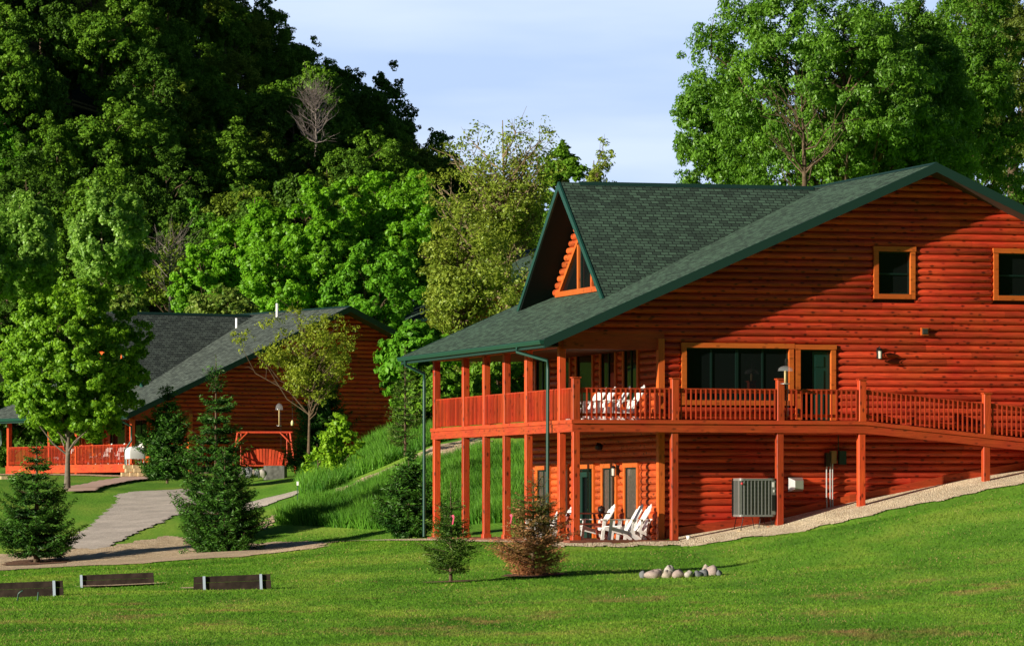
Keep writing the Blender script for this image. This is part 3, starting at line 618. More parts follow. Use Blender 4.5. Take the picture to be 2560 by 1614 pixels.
for x_ in (7.88, 7.99, 8.06):
    m = MB(); m.tube([(x_, 1.06, 2.3), (x_, 1.06, 1.2), (x_ + .02, 1.06, .8)], .022, 6); m.build('conduit', M['conduit'], H1)
m = MB(); m.box(7.0, 7.06, 1.08, 1.14, 3.62, 3.76); m.build('outlet_box', M['black'], H1)
m = MB(); m.lathe([(.0, .0), (.09, .02), (.12, .12), (.10, .2), (0, .22)], 0, 0, 10); o = m.build('floodlight', M['black'], H1); o.location = (2.7, 5.9, 2.68); o.rotation_euler = (0, R_(-70), 0)

# ------------------------------------------------------------------ furniture and yard objects
def chair_proto():
    c = empty('adirondack_chair', (0, 0, 0))
    s = MB()
    for k in range(6):
        x0 = .30 - k * .095; z0 = .37 - k * .03; s.prism([(x0, z0), (x0, z0 + .02), (x0 - .082, z0 - .006), (x0 - .082, z0 - .026)], 1, -.27, .27)
    s.build('seat', M['white'], c)
    b = MB()
    for k in range(5):
        y = (k - 2) * .108; top = .98 - .05 * abs(k - 2) ** 1.5; wt = .052
        d = Vector((-.52, 0, .85)).normalized(); p0 = Vector((-.22, y * .8, .20)); L_ = (top - .20) / d.z
        p1 = p0 + d * L_; p1.y = y
        pts = [p0 + Vector((0, -.045, 0)), p0 + Vector((0, .045, 0)), p1 + Vector((0, wt, 0)), p1 + d * .03 + Vector((0, wt * .5, 0)), p1 + d * .03 + Vector((0, -wt * .5, 0)), p1 + Vector((0, -wt, 0))]
        n = Vector((.024, 0, .014)); b.face(pts); b.face([q - n for q in pts][::-1])
        for i in range(6): k2 = (i + 1) % 6; b.face([pts[i], pts[i] - n, pts[k2] - n, pts[k2]])
    b.build('backrest', M['white'], c)
    for s_ in (-1, 1):
        a = MB(); y = s_ * .31; a.prism([(.40, y - .055), (.40, y + .055), (.36, y + .07), (-.30, y + .05), (-.38, y + .03), (-.38, y - .03), (.36, y - .07)] if s_ > 0 else [(.40, y - .055), (.40, y + .055), (.36, y + .07), (-.38, y + .03), (-.38, y - .03), (-.30, y - .05), (.36, y - .07)], 2, .555, .58); a.build('armrest', M['white'], c)
        f = MB(); f.beam((.37, y, 0), (.30, y, .56), .035, .085, up=(1, 0, 0)); f.build('front_leg', M['white'], c)
        r = MB(); r.beam((.33, s_ * .27, .33), (-.22, s_ * .27, .19), .03, .10); r.beam((-.20, s_ * .27, .21), (-.48, s_ * .27, .0), .03, .08); r.beam((-.36, s_ * .30, .56), (-.30, s_ * .28, .2), .03, .06, up=(1, 0, 0)); r.build('rear_leg', M['white'], c)
    return c
proto = chair_proto(); used = [False]
def chair(loc, rz_, label, group):
    o = proto if not used[0] else copy_tree(proto)
    used[0] = True; o.location = loc; o.rotation_euler = (0, 0, rz_); tag(o, label, 'chair', group); return o
def put(u, v, ang, label, z=.04, grp='white adirondack chairs on the patio'):
    return chair(W(u, v, z), TH + R_(ang), label, grp)
put(1.56, .75, 181, 'white adirondack chair nearest the lawn in the row of three on the patio')
put(2.04, 1.45, 178, 'white adirondack chair in the middle of the row of three on the patio')
put(2.47, 2.15, 180, 'white adirondack chair farthest back of the three beside the log wall on the patio')
put(1.92, 4.5, 180, 'white adirondack chair behind the picnic table in front of the green door')
put(.15, 3.6, 184, 'white adirondack chair half hidden behind the browned spruce on the patio')
put(1.13, 6.0, 176, 'white adirondack chair left of the picnic table, its top showing beside the porch post')
for i, (u, v, a, lb) in enumerate([(1.75, 1.15, 182, 'rightmost white adirondack chair on the upper deck behind the railing'), (1.6, 2.05, 179, 'second white adirondack chair from the right on the upper deck'),
        (1.47, 3.0, 181, 'third white adirondack chair from the right on the upper deck'), (1.5, 4.0, 178, 'fourth white adirondack chair from the right on the upper deck'), (1.65, 5.0, 181, 'leftmost white adirondack chair on the upper deck beside the corner post')]):
    put(u, v, a, lb, 3.39, 'white adirondack chairs on the upper deck')
for i, (v, lb) in enumerate([(4.4, 'white adirondack chair behind the porch railing of the left lodge, nearest the corner downspout'), (6.2, 'second white adirondack chair behind the left lodge porch railing'), (7.5, 'third white adirondack chair behind the left lodge porch railing'), (11.5, 'white adirondack chair at the far end of the left lodge porch')]):
    chair(W2(1.5, v, 3.39), TH2 + R_(186), lb, 'white adirondack chairs on the left lodge porch')
# picnic table
t = empty('picnic_table', W(1.2, 2.85, .04), TH + R_(2), 'dark red wooden picnic table with attached benches on the patio', 'table')
m = MB()
for k in range(6): m.box(-.66, .66, -.40 + k * .135, -.40 + k * .135 + .125, .72, .76, (k * 37 % 10) / 10)
m.build('tabletop', M['picnic'], t)
for s_ in (-1, 1):
    m = MB(); m.box(-.72, .72, s_ * .72 - .13, s_ * .72 + .13, .42, .46, .6); m.build('bench_seat', M['picnic'], t)
    for e in (-1, 1):
        m = MB(); m.beam((s_ * .38, e * .22, .72), (s_ * .62, e * .55, 0), .05, .09, .4); m.build('leg', M['picnic'], t)
    m = MB(); m.box(s_ * .5 - .02, s_ * .5 + .02, -.82, .82, .34, .42, .4); m.build('crossbar', M['picnic'], t)
# pot on the table
t = empty('cooking_pot', W(1.72, 2.85, .80), TH, 'rounded black pot standing at the right end of the picnic table', 'pot')
m = MB(); m.lathe([(.0, .0), (.07, .0), (.10, .05), (.105, .13), (.0, .13)], 0, 0, 16); m.build('pot_body', M['black'], t)
m = MB(); m.lathe([(.107, .132), (.09, .17), (.02, .19), (.02, .21), (0, .21)], 0, 0, 16); m.build('lid', M['black'], t)
# condenser unit on its stand
t = empty('air_conditioner', W(5.45, .42, .0), TH, 'grey ribbed outdoor air conditioner on a wire stand beside the deck post', 'air conditioner')
def rr(x, y, r, n=5):
    P = []
    for cx_, cy_, a0 in ((x - r, y - r, 0), (-x + r, y - r, 90), (-x + r, -y + r, 180), (x - r, -y + r, 270)):
        for k in range(n + 1): a = R_(a0 + 90 * k / n); P.append((cx_ + r * math.cos(a), cy_ + r * math.sin(a)))
    return P
m = MB(); m.prism(rr(.50, .34, .10), 2, .72, 1.72); m.build('body', M['greyd'], t)
m = MB(); m.prism(rr(.545, .385, .12), 2, 1.70, 1.77); m.prism(rr(.545, .385, .12), 2, .69, .75)
for k in range(-4, 4): x = k * .105 + .02; m.box(x - .012, x + .012, -.383, -.34, .75, 1.70)
m.box(.40, .53, -.37, -.33, .75, 1.70); m.box(-.545, -.46, -.36, -.28, .75, 1.7)
for k in range(5): y = -.2 + k * .12; m.box(-.545, -.5, y - .01, y + .01, .75, 1.7)
m.build('casing', M['grey'], t)
m = MB()
for k in range(24): z = .78 + k * .038; m.box(-.44, .40, -.352, -.342, z, z + .012)
m.build('louvres', M['grey'], t)
m = MB(); m.box(.43, .49, -.385, -.372, 1.52, 1.66); m.box(.46, .50, -.385, -.372, 1.38, 1.45); m.build('sticker', M['stick'], t)
m = MB(); m.lathe([(.0, .0), (.035, .0), (.035, .012), (.0, .012)], 0, 0, 12); o = m.build('emblem', M['redm'], t); o.location = (-.475, -.39, 1.62); o.rotation_euler = (R_(90), 0, R_(-20))
m = MB(); m.box(.42, .52, -.4, -.36, .86, 1.3); m.tube([(.5, -.3, .9), (.66, -.1, 1.0), (.8, .3, .95)], .018, 5); m.build('service_panel', M['black'], t)
for k, (x, y) in enumerate([(-.4, -.3), (-.15, -.3), (.12, -.3), (.4, -.3), (-.4, .3), (.4, .3)]):
    m = MB(); m.tube([(x, y, .70), (x + (.08 if k % 2 else -.08), y, .30)], .012, 4); m.build('leg', M['black'], t)
m = MB(); m.box(-.55, .6, -.4, .42, .18, .30); m.build('pad', M['block'], t)
# bird feeder on a hook by the deck post
def feeder(loc, rz_, label, hook=True, s=1.0):
    t = empty('bird_feeder', loc, rz_, label, 'bird feeder')
    m = MB(); m.lathe([(.0, .0), (.035, .0), (.035, .36 * s), (.0, .38 * s)], 0, 0, 10); m.build('seed_tube', M['seed'], t)
    m = MB(); m.lathe([(.0, -.01), (.13, -.01), (.14, .015), (.13, .0), (0, .0)], 0, 0, 14); m.build('tray', M['steel'], t)
    m = MB(); m.lathe([(.215, .36 * s), (.19, .44 * s), (.11, .49 * s), (.02, .51 * s), (0, .51 * s)], 0, 0, 18); m.build('dome', M['clear'], t)
    if hook: m = MB(); m.tube([(0, 0, .5), (0, 0, .68), (.03, .0, .72), (.08, 0, .70), (.09, .0, .6), (.1, .05, -.9)], .008, 5); m.build('hook', M['black'], t)
    return t
feeder(W(6.2, -.16, 4.42), TH, 'clear domed tube bird feeder hanging above the deck railing post')
# yard: fire ring, horseshoe pit boards
def rock_mesh(seed):
    r = np.random.default_rng(seed); m = MB(); n = 12; rings = []
    ph = r.uniform(0, 6, 6); 
    for i in range(8):
        th = math.pi * i / 7; ring = []
        for k in range(n):
            a = 2 * math.pi * k / n; rad = 1 + .13 * math.sin(2 * a + ph[0] + th) + .09 * math.sin(3 * a + ph[1] - 2 * th) + .08 * math.sin(3 * th + ph[2] + a)
            ring.append((rad * math.sin(th) * math.cos(a), rad * math.sin(th) * math.sin(a), rad * math.cos(th)))
        rings.append(ring)
    m.grid(rings, .5, True, True); return m
def rock(x, y, rx, ry, rz_, mi, seed, rot, label, group, zoff=.55):
    o = rock_mesh(seed).build('rock', ROCKS[mi]); o.scale = (rx, ry, rz_); o.location = (x, y, tz(x, y) + rz_ * zoff); o.rotation_euler = (0, 0, rot); tag(o, label, 'rock', group); return o
cx_, cy_ = hit(1700, 1441); GR = 'boulders in the fire ring on the lawn'
fcol = ['grey', 'pink', 'pale', 'buff']
for (px, dy, rx, rz2, mi, lb) in [(1607, -.3, .085, .16, 2, 'small grey rock at the left end of the fire ring on the lawn'), (1634, -.55, .20, .185, 0, 'widest pinkish rock, near the left end of the fire ring'), (1668, -.75, .12, .17, 3, 'buff rock third from the left in the fire ring'),
        (1674, .55, .12, .24, 1, 'pale rock rising behind the buff rock in the fire ring'), (1696, -.85, .135, .18, 0, 'pink speckled rock in the middle of the fire ring'), (1722, -.85, .13, .15, 1, 'pale split rock right of the middle of the fire ring'), (1745, -.8, .12, .14, 2, 'dark grey rock right of the pale split rock in the fire ring'),
        (1760, -.4, .11, .16, 2, 'grey rock toward the right of the fire ring'), (1765, .7, .12, .23, 3, 'tall buff rock at the back right of the fire ring'), (1782, .3, .15, .22, 0, 'large pink rock at the right end of the fire ring'), (1798, .1, .07, .12, 2, 'small dark rock at the far right of the fire ring'), (1645, .6, .12, .17, 3, 'buff rock at the back left of the fire ring')]:
    y = cy_ + .2 + dy * .9; x = X_at(px, y); rock(x, y, rx, rx * .9, rz2 * .62, mi, int(px), px * .7, lb, GR, .6)
def board(px0, px1, pyb, hgt, label, posts=(), color='tie'):
    x0, y0 = hit(px0, pyb); x1 = X_at(px1, y0); ln = x1 - x0; z = tz((x0 + x1) / 2, y0)
    t = empty('pit_board', (x0, y0, z), R_(3), label, 'backboard', 'horseshoe pit boards on the lawn')
    m = MB(); m.box(0, ln, 0, .16, -.1, hgt * .5, .3); m.box(.01, ln - .01, .01, .15, hgt * .5 + .006, hgt, .6); m.build('timber', M[color], t)
    for f in posts: p = MB(); p.box(f * ln - .03, f * ln + .03, -.05, -.005, -.1, hgt + .01); p.build('stake', M['blue'], t)
    t.rotation_euler = (0, R_(-2.2), R_(3)); return t
c7p = lambda x, y: (x / 2.954, 1100 + y / 2.954)
board(-30, 158, 1494, .30, 'dark timber horseshoe board cut by the left edge of the picture', (.88,))
board(204, 385, 1468, .27, 'dark timber horseshoe board in the middle with a sandy pit in front', (.0,))
board(484, 678, 1475, .29, 'dark timber horseshoe board on the right with two pale blue stakes', (.14, .87))
for (a, b, c, d) in [(198, 425, 1467, 1456)]:
    pa, pb, pc, pd = hit(a, c), hit(b, 1461), hit(b - 60, d), hit(a + 10, 1462)
    x0, y0 = hit(200, 1468); x1 = X_at(420, y0); sheet('sand_pit', [(x0, y0 - .9), (x1 - .6, y0 - .6), (x1 + .1, y0 - .1), (x1 - .6, y0 + .3), (x0 + .1, y0 + .3)], M['sand'], .08, .05, .04)
x0, y0 = hit(447, 1474); sheet('sand_pit', [(x0, y0), (x0 + .5, y0 - .1), (x0 + .5, y0 + .9), (x0, y0 + .9)], M['sand'], .08, .04, .03)
x0, y0 = hit(46, 1503); t = empty('boot_brush', (x0, y0, tz(x0, y0)), 0, 'thin green metal stakes in the grass before the left horseshoe board', 'stake')
m = MB(); m.tube([(-.02, 0, 0), (.0, 0, .16), (.03, 0, .2), (.09, 0, .23)], .018, 5); m.build('left_stake', M['green'], t); m = MB(); m.tube([(.40, 0, 0), (.42, 0, .2)], .018, 5); m.build('right_stake', M['green'], t)
x0, y0 = hit(744, 1262); t = empty('marker_post', (x0, y0, tz(x0, y0)), 0, 'thin green marker post with a white cap beside the dirt path', 'marker')
m = MB(); m.tube([(0, 0, 0), (0, 0, .72)], .014, 5); m.build('pole', M['green'], t); m = MB(); m.box(-.035, .035, -.035, .035, .7, .84); m.build('cap', M['white'], t)
# blocks by the second deck post
for k, (u, v, z, l, lb) in enumerate([(5.9, .1, .28, .30, 'lower reddish block left of the deck post on the gravel'), (6.42, .35, .40, .30, 'reddish block right of the deck post on the gravel'), (6.45, .1, .33, .36, 'long reddish block at the foot of the deck post')]):
    m = MB(); m.box(-l / 2, l / 2, -.1, .1, 0, .14, .5, .015); o = m.build('landscape_block', M['redblock']); o.location = W(u, v, z); o.rotation_euler = (0, 0, TH + .05 * k); tag(o, lb, 'block', 'landscape blocks by the deck post')
m = MB(); m.lathe([(0, 0), (.05, 0), (.06, .1), (0, .1)], 0, 0, 10); o = m.build('plastic_cup', M['white']); o.location = W(3.35, -.1, .06); tag(o, 'small white cup lying on the gravel by the deck post', 'cup')
# left lodge: swing, rocks, planter, blocks, covered grill, feeders, roof pipes
gs = lambda px, Y: (X_at(px, Y), Y, tz(X_at(px, Y), Y))
sx, sy, sz = gs(660, 197.5); z0_ = (HY - 1187) / FPX * sy
t = empty('porch_swing', (sx, sy, z0_), R_(4), 'red wooden A-frame garden swing with a fan-backed bench', 'swing')
m = MB(); m.tube([(-1.2, .1, 1.83), (1.22, .1, 1.83)], .055, 8); m.build('top_beam', M['swing'], t)
for s_ in (-1, 1):
    for e in (-1, 1): m = MB(); m.tube([(s_ * 1.12, .1, 1.85), (s_ * 1.38, .1 + e * .75, 0)], .048, 7); m.build('leg', M['swing'], t)
    m = MB(); m.tube([(s_ * .70, .02, 1.82), (s_ * 1.2, -.16, 1.32)], .04, 6); m.build('brace', M['swing'], t)
    m = MB(); m.tube([(s_ * .98, .1, 1.8), (s_ * 1.0, .0, .45)], .03, 5); m.build('hanger', M['swing'], t)
    m = MB(); m.beam((s_ * .92, -.25, .78), (s_ * .92, .3, .82), .08, .05); m.beam((s_ * .92, -.22, .4), (s_ * .92, -.22, .78), .06, .06, up=(1, 0, 0)); m.build('armrest', M['swing'], t)
m = MB(); m.box(-.98, .95, -.3, .22, .38, .44); m.build('seat', M['swing'], t)
m = MB()
for k in range(13):
    x = (k - 6) * .128; tp = 1.15 - .21 * (x / .78) ** 2; m.prism([(x * .93 - .052, .44), (x * .93 + .052, .44), (x * 1.08 + .055, tp - .01), (x * 1.08 - .055, tp)], 1, .24, .265, (k * 5 % 7) / 7)
m.build('backrest', M['swing'], t)
for k, (px, r, mi, lb) in enumerate([(592, .2, 0, 'pink rock at the left end of the row under the garden swing'), (606, .22, 1, 'pale rock second in the row under the garden swing'), (622, .24, 2, 'grey rock with a pale top under the garden swing'), (634, .18, 3, 'buff rock in the middle of the row under the garden swing'), (645, .2, 2, 'dark grey rock right of the buff rock under the garden swing'), (656, .2, 1, 'pale rock beside the weathered planter under the swing'), (611, .24, 0, 'tall pink rock behind the row under the garden swing')]):
    y = 196.2 + (.7 if k == 6 else 0); x = X_at(px, y); o = rock(x, y, r, r * .9, r * .9, mi, 40 + k, k, lb, 'rocks under the garden swing', .5); o.location.z = (HY - 1188) / FPX * y + r * .5
m = MB(); m.box(-.48, .5, -.3, .3, -.2, .40, .5, .1); o = m.build('tree_stump', M['wtie']); o.location = (X_at(688, 196.4), 196.4, (HY - 1187) / FPX * 196.4); tag(o, 'grey weathered wooden planter box under the garden swing', 'planter')
n_ = 0
for (r0, c0, px0, py) in [(0, 5, 312, 1187), (1, 5, 314, 1177), (2, 3, 318, 1168), (0, 1, 2, 1206), (1, 1, 2, 1196)]:
    for k in range(c0):
        Yb = 204. ; m = MB(); m.box(-.17, .17, -.12, .12, 0, .165, .5, .02); o = m.build('retaining_block', M['block']); px = px0 + k * 20.3 + (r0 % 2) * 8
        o.location = (X_at(px, Yb), Yb + r0 * .03, (HY - py) / FPX * Yb - .05); o.rotation_euler = (0, 0, .3)
        tag(o, ['bottom', 'middle', 'top'][r0].join(['%s tan block from the left in the ' % ['first', 'second', 'third', 'fourth', 'fifth'][k], ' course of the low porch wall']) if px0 > 100 else ['lower', 'upper'][r0] + ' tan block at the far left beyond the porch of the left lodge', 'block', 'tan blocks of the low wall %s' % (['bottom', 'middle', 'top'][r0] if px0 > 100 else 'at far left'))
t = empty('covered_grill', (X_at(338, 205), 205., (HY - 1166) / FPX * 205), .4, 'gas grill under a white cover beside the left lodge porch', 'grill')
m = MB(); m.grid([[(x_ * s_, y_ * s_, z_) for x_, y_ in rr(.42, .28, .12)] for s_, z_ in ((1.0, .35), (1.02, .55), (.98, .72), (.8, .84), (.45, .9), (.0, .91))], .5, True, True); m.build('cover', M['white'], t)
for s_ in (-1, 1): m = MB(); m.tube([(s_ * .34, -.2, 0), (s_ * .34, -.2, .4)], .025, 5); m.tube([(s_ * .34, .2, 0), (s_ * .34, .2, .4)], .025, 5); m.build('leg_pair', M['steel'], t)
t = feeder((X_at(698, 196), 196, (HY - 1064) / FPX * 196), 0, 'slim grey tube bird feeder hanging above the garden swing', True, 1.9); t.scale = (.75, .75, 1)
t = empty('bird_feeder', (X_at(731, 196), 196, (HY - 1063) / FPX * 196), 0, 'small cream bird feeder hanging at the left lodge near the spruces', 'bird feeder')
m = MB(); m.lathe([(0, 0), (.06, .0), (.07, .12), (.04, .2), (0, .24)], 0, 0, 10); m.build('body', M['cream'], t); m = MB(); m.tube([(0, 0, .2), (0, 0, 1.3)], .006, 4); m.build('hanger', M['black'], t)
for i, (u, v, h) in enumerate([(9.2, 8.2, .45), (10.3, 6.2, .62)]):
    m = MB(); m.tube([(0, 0, -.1), (0, 0, h)], .065, 10); o = m.build('vent_pipe', M['white'], H2); o.location = (u, v, rz(u))
# third lodge far behind
O3 = (X_at(1005, 246) + .6, 246., (HY - 830) / FPX * 246 - ZE + .2)
H3 = house('log_lodge', O3, R_(17), 'red log lodge glimpsed far behind the big lodge through the trees', False, 11, M['shin'], 0)
for ch in list(kids[H3.name]):
    if ch.name.startswith('dormer'):
        for g_ in kids.get(ch.name, []):
            for k_ in kids.get(g_.name, []): bpy.data.objects.remove(k_)
            bpy.data.objects.remove(g_)
        kids[H3.name].remove(ch); bpy.data.objects.remove(ch)
# ------------------------------------------------------------------ trees
LF = dict(maple=leaf('maple_leaves', (.09, .25, .012), (.28, .62, .025), .42, .03), round_=leaf('round_maple_leaves', (.08, .22, .012), (.32, .58, .03), .4, .03), poplar=leaf('poplar_leaves', (.12, .28, .03), (.36, .60, .09), .4, .05),
    tips=leaf('reddish_tip_leaves', (.10, .22, .02), (.32, .38, .07), .3, .03), olive=leaf('olive_leaves', (.12, .20, .018), (.36, .44, .05), .35, .03), ash=leaf('ash_leaves', (.05, .15, .012), (.20, .42, .03), .35, .04),
    dark=leaf('dark_leaves', (.03, .085, .009), (.13, .27, .025), .25, .015), mid=leaf('mid_leaves', (.05, .14, .01), (.21, .40, .03), .25, .015), oliv2=leaf('olive_hill_leaves', (.08, .15, .01), (.25, .35, .035), .25, .015), brightf=leaf('bright_hill_leaves', (.06, .21, .012), (.20, .48, .025), .3, .02),
    spruce=leaf('spruce_needles', (.010, .045, .008), (.08, .22, .02), .12, .03), spruce2=leaf('fresh_spruce_needles', (.03, .09, .010), (.14, .23, .03), .15, .03), brown=leaf('browned_needles', (.07, .10, .02), (.50, .22, .10), .15, .02),
    locust=leaf('locust_leaves', (.12, .19, .012), (.38, .44, .04), .3, .02), lime=leaf('lime_leaves', (.14, .32, .015), (.34, .55, .03), .3, .02), grass=leaf('tall_grass_blades', (.03, .14, .012), (.16, .38, .035), .3, .02), willow=leaf('willow_leaves', (.08, .13, .015), (.20, .27, .04), .3, .03))
def unit(a): return a / (np.linalg.norm(a, axis=-1, keepdims=True) + 1e-9)
def cards(p, n, a, l, w_, sharp=True):
    """rhombus leaves: p centre, n normal, a rough long direction"""
    n = unit(n); a = unit(a - (a * n).sum(-1, keepdims=True) * n); b = np.cross(n, a); l = l[:, None] / 2; w_ = w_[:, None] / 2
    return np.stack([p - a * l, p + b * w_, p + a * l, p - b * w_], 1).reshape(-1, 3)
DENS = 2.6
def limbs(mb, r, base_h, trunk_r, top_h, cents, k, lean=(0, 0), fork=None, thin=1.0, twigs=0, tw=.8):
    tl = []
    tn = 7
    for i in range(tn + 1):
        f = i / tn; tl.append(Vector((lean[0] * f + .04 * top_h * math.sin(f * 5 + lean[1]) * f * .4, lean[1] * f + .02 * top_h * math.sin(f * 4), top_h * f)))
    mb.tube(tl, [trunk_r * (1.25 if i == 0 else 1) * (1 - .95 * (i / tn)) + .008 for i in range(tn + 1)], 8, .5)
    order = r.permutation(len(cents))[:k]
    for j in order:
        c = Vector(cents[j]); lo = max(base_h, c.z - (Vector((c.x, c.y, 0)).length) * r.uniform(.6, 1.1)); lo = min(lo, top_h * .92)
        f = lo / top_h; i = min(int(f * tn), tn - 1); p0 = tl[i].lerp(tl[i + 1], f * tn - i)
        rad = trunk_r * .42 * (1 - .7 * f) * thin + .012; m1 = p0.lerp(c, .35) + Vector((0, 0, -.05 * (c - p0).length)) + Vector(r.normal(0, .05, 3)) * (c - p0).length; m2 = p0.lerp(c, .7) + Vector(r.normal(0, .05, 3)) * (c - p0).length
        c = m2.lerp(c, .75); mb.tube([p0, m1, m2, c], [rad, rad * .7, rad * .42, .01], 5, .5, False)
        for q in range(twigs):
            s_ = m1.lerp(m2, r.random()) if q % 2 else m2.lerp(c, r.random()); e = s_ + ((c - p0).normalized() * r.uniform(.5, 1.1) + Vector(r.normal(0, .45, 3)) + Vector((0, 0, .3))) * tw
            mb.tube([s_, s_.lerp(e, .5) + Vector(r.normal(0, .06, 3)), e], [rad * .35, rad * .22, .006], 4, .5, False)
def broad(name, seed, H, R, lo, nc, nl, ls, cr, lf, bark='bark', nlimb=24, depth=None, lobes=.22, droop=0, fill=.55, twigs=0, tr=None, shape='egg', lean=(0, 0), asp=.6, thin=1.0, upr=0):
    r = np.random.default_rng(seed); cz = (H + lo) / 2; hz = (H - lo) / 2
    d = unit(r.normal(size=(nc, 3))); ld = unit(r.normal(size=(9, 3))); env = np.ones(nc)
    for q in ld: env += lobes * np.maximum(0, (d @ q) - .55) * 2.2 - lobes * .22
    rad = r.uniform(fill ** 3, 1, nc) ** (1 / 3.) * env
    P = d * rad[:, None]
    tz_ = P[:, 2]
    if shape == 'egg': k = 1 - .28 * tz_
    elif shape == 'cone': k = np.clip(.95 - .55 * tz_, .2, 1.5)
    elif shape == 'vase': k = 1 + .30 * tz_
    else: k = np.ones(nc)
    cen = np.stack([P[:, 0] * R * k, P[:, 1] * R * k, cz + tz_ * hz], 1); cen[:, 0] += lean[0] * np.clip(cen[:, 2] / H, 0, 1); cen[:, 1] += lean[1] * np.clip(cen[:, 2] / H, 0, 1)
    ns_ = 7                                                    # boughs carry smaller leaf sprays on their outer side
    oc = unit(cen - np.array([lean[0] * .6, lean[1] * .6, cz])); sub = unit(r.normal(size=(nc, ns_, 3)) + oc[:, None] * .55 + np.array([0, 0, .25]))
    big = cen; cen = (cen[:, None] + sub * (cr * r.uniform(.35, 1.15, (nc, ns_, 1))) * np.array([1, 1, .8 + upr])).reshape(-1, 3); nl = max(6, int(nl * DENS / ns_)); nc = len(cen)
    rc = cr * r.uniform(.28, .55, nc)
    ci = np.repeat(np.arange(nc), nl); N = len(ci)
    q = unit(r.normal(size=(N, 3)) + np.array([0, 0, .15])); rr_ = r.uniform(.35, 1.05, N) ** .6
    sq = np.array([1, 1, .75 + upr]); p = cen[ci] + q * (rc[ci] * rr_)[:, None] * sq
    outw = unit(cen - np.array([lean[0] * .6, lean[1] * .6, cz]))[ci]
    n = q * .75 + outw * .45 + r.normal(size=(N, 3)) * .45 + np.array([0, 0, .15])
    a = r.normal(size=(N, 3)) + np.array([0, 0, -droop])
    l = ls * r.uniform(.7, 1.35, N)
    tint = np.clip((r.uniform(.15, .7, nc) * .6 + np.repeat(r.uniform(.1, .75, nc // ns_), ns_) * .4)[ci] + r.normal(0, .16, N), 0, 1)
    t = empty(name, (0, 0, 0))
    crown = npmesh('crown', cards(p, n, a, l, l * asp), 4, tint, LF[lf], t)
    mb = MB(); trr = tr or H * .022; limbs(mb, r, lo * .85, trr, H * .86, big, nlimb, lean, thin=thin, twigs=twigs, tw=min(.8, cr * 1.1))
    for i_, v_ in enumerate(mb.v): pass
    mb.build('trunk', M[bark], t)
    return t
def conifer(name, seed, H, R, lf, nw=26, nb=8, card=.15, lo=.06, droop=.25, up=.35, sparse=1.0, leader=.12, trunk='bark', brown=0, power=.8, wid=.24, tr=None, ragged=.2):
    r = np.random.default_rng(seed); ps, ns, as_, ls, tt = [], [], [], [], []
    mb = MB(); mb.tube([(0, 0, -.1), (0, 0, H * .5), (0, 0, H)], [(tr or H * .012) * 1.2, (tr or H * .012) * .7, .008], 7)
    for i in range(nw):
        f = (i + r.uniform(-.16, .16)) / nw; f = min(max(f, 0), 1); z0 = H * (lo + (1 - lo - leader * .3) * f)
        for j in range(nb if f < .8 else max(3, nb // 2)):
            az = r.uniform(0, 2 * math.pi); Lb = R * (1 - f * (1 - .0)) ** power * r.uniform(1 - ragged * 1.6, 1 + ragged) * (.80 + .35 * min(1, f * 5)) + .05
            dr = np.array([math.cos(az), math.sin(az), 0.]); steps = max(3, int(Lb / (card * .55)))
            s = np.linspace(.08, 1, steps); zz = Lb * (-droop * s + (droop + up * r.uniform(.3, 1.1)) * s * s) * (1 if f < .85 else -1.4)
            if f >= .85: zz = Lb * s * .9
            base = np.array([0, 0, z0]) + dr * (Lb * s)[:, None] + np.array([0, 0, 1.]) * zz[:, None]
            if Lb > .25: mb.tube([tuple(np.array([0, 0, z0])), tuple(base[len(base) // 2]), tuple(base[-1])], [.004 + Lb * .012, .004 + Lb * .006, .003], 3, .5, False)
            side = np.array([-dr[1], dr[0], 0.])
            for k in range(steps):
                wl = (1 - s[k]) * Lb * .45 + card * .7; nt_ = max(1, int(wl / (card * .5) * sparse * 1.7))
                for sg in (-1, 1):
                    tdir = dr * .75 + side * sg * .9
                    u_ = (np.arange(nt_) + r.random(nt_)) / nt_ * wl
                    pp = base[k] + tdir / np.linalg.norm(tdir) * u_[:, None] + r.normal(0, card * .22, (nt_, 3)) - np.array([0, 0, 1.]) * (u_ * .22)[:, None]
                    ps.append(pp); as_.append(np.repeat(tdir[None], nt_, 0) + r.normal(0, .45, (nt_, 3))); ns.append(np.array([0, 0, .8]) + dr * .35 + r.normal(0, .65, (nt_, 3)))
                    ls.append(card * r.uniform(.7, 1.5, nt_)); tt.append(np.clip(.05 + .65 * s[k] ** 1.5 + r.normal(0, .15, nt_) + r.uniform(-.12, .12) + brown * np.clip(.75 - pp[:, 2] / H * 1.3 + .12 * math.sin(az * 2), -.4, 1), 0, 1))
    z = H * r.uniform(1 - leader, 1, 40); ps.append(np.stack([r.normal(0, .015, 40), r.normal(0, .015, 40), z], 1)); as_.append(r.normal(0, .5, (40, 3)) + np.array([0, 0, 1])); ns.append(r.normal(size=(40, 3))); ls.append(np.full(40, card * .7)); tt.append(np.full(40, .8))
    p = np.concatenate(ps); l = np.concatenate(ls); t = empty(name, (0, 0, 0))
    npmesh('foliage', cards(p, np.concatenate(ns), np.concatenate(as_), l, l * wid), 4, np.concatenate(tt), LF[lf], t)
    mb.build('trunk', M[trunk], t); return t
def bare(name, seed, H, R, bark='barkp', n=60):
    r = np.random.default_rng(seed); d = unit(r.normal(size=(n, 3)) + np.array([0, 0, .9])); c = d * R * r.uniform(.6, 1, (n, 1)) * np.array([1, 1, 1.15]) + np.array([0, 0, H * .55])
    c[:, 2] = np.clip(c[:, 2], H * .3, H); mb = MB(); limbs(mb, r, H * .2, H * .02, H * .8, c, n, thin=.8, twigs=4); t = empty(name, (0, 0, 0)); mb.build('branches', M[bark], t); return t
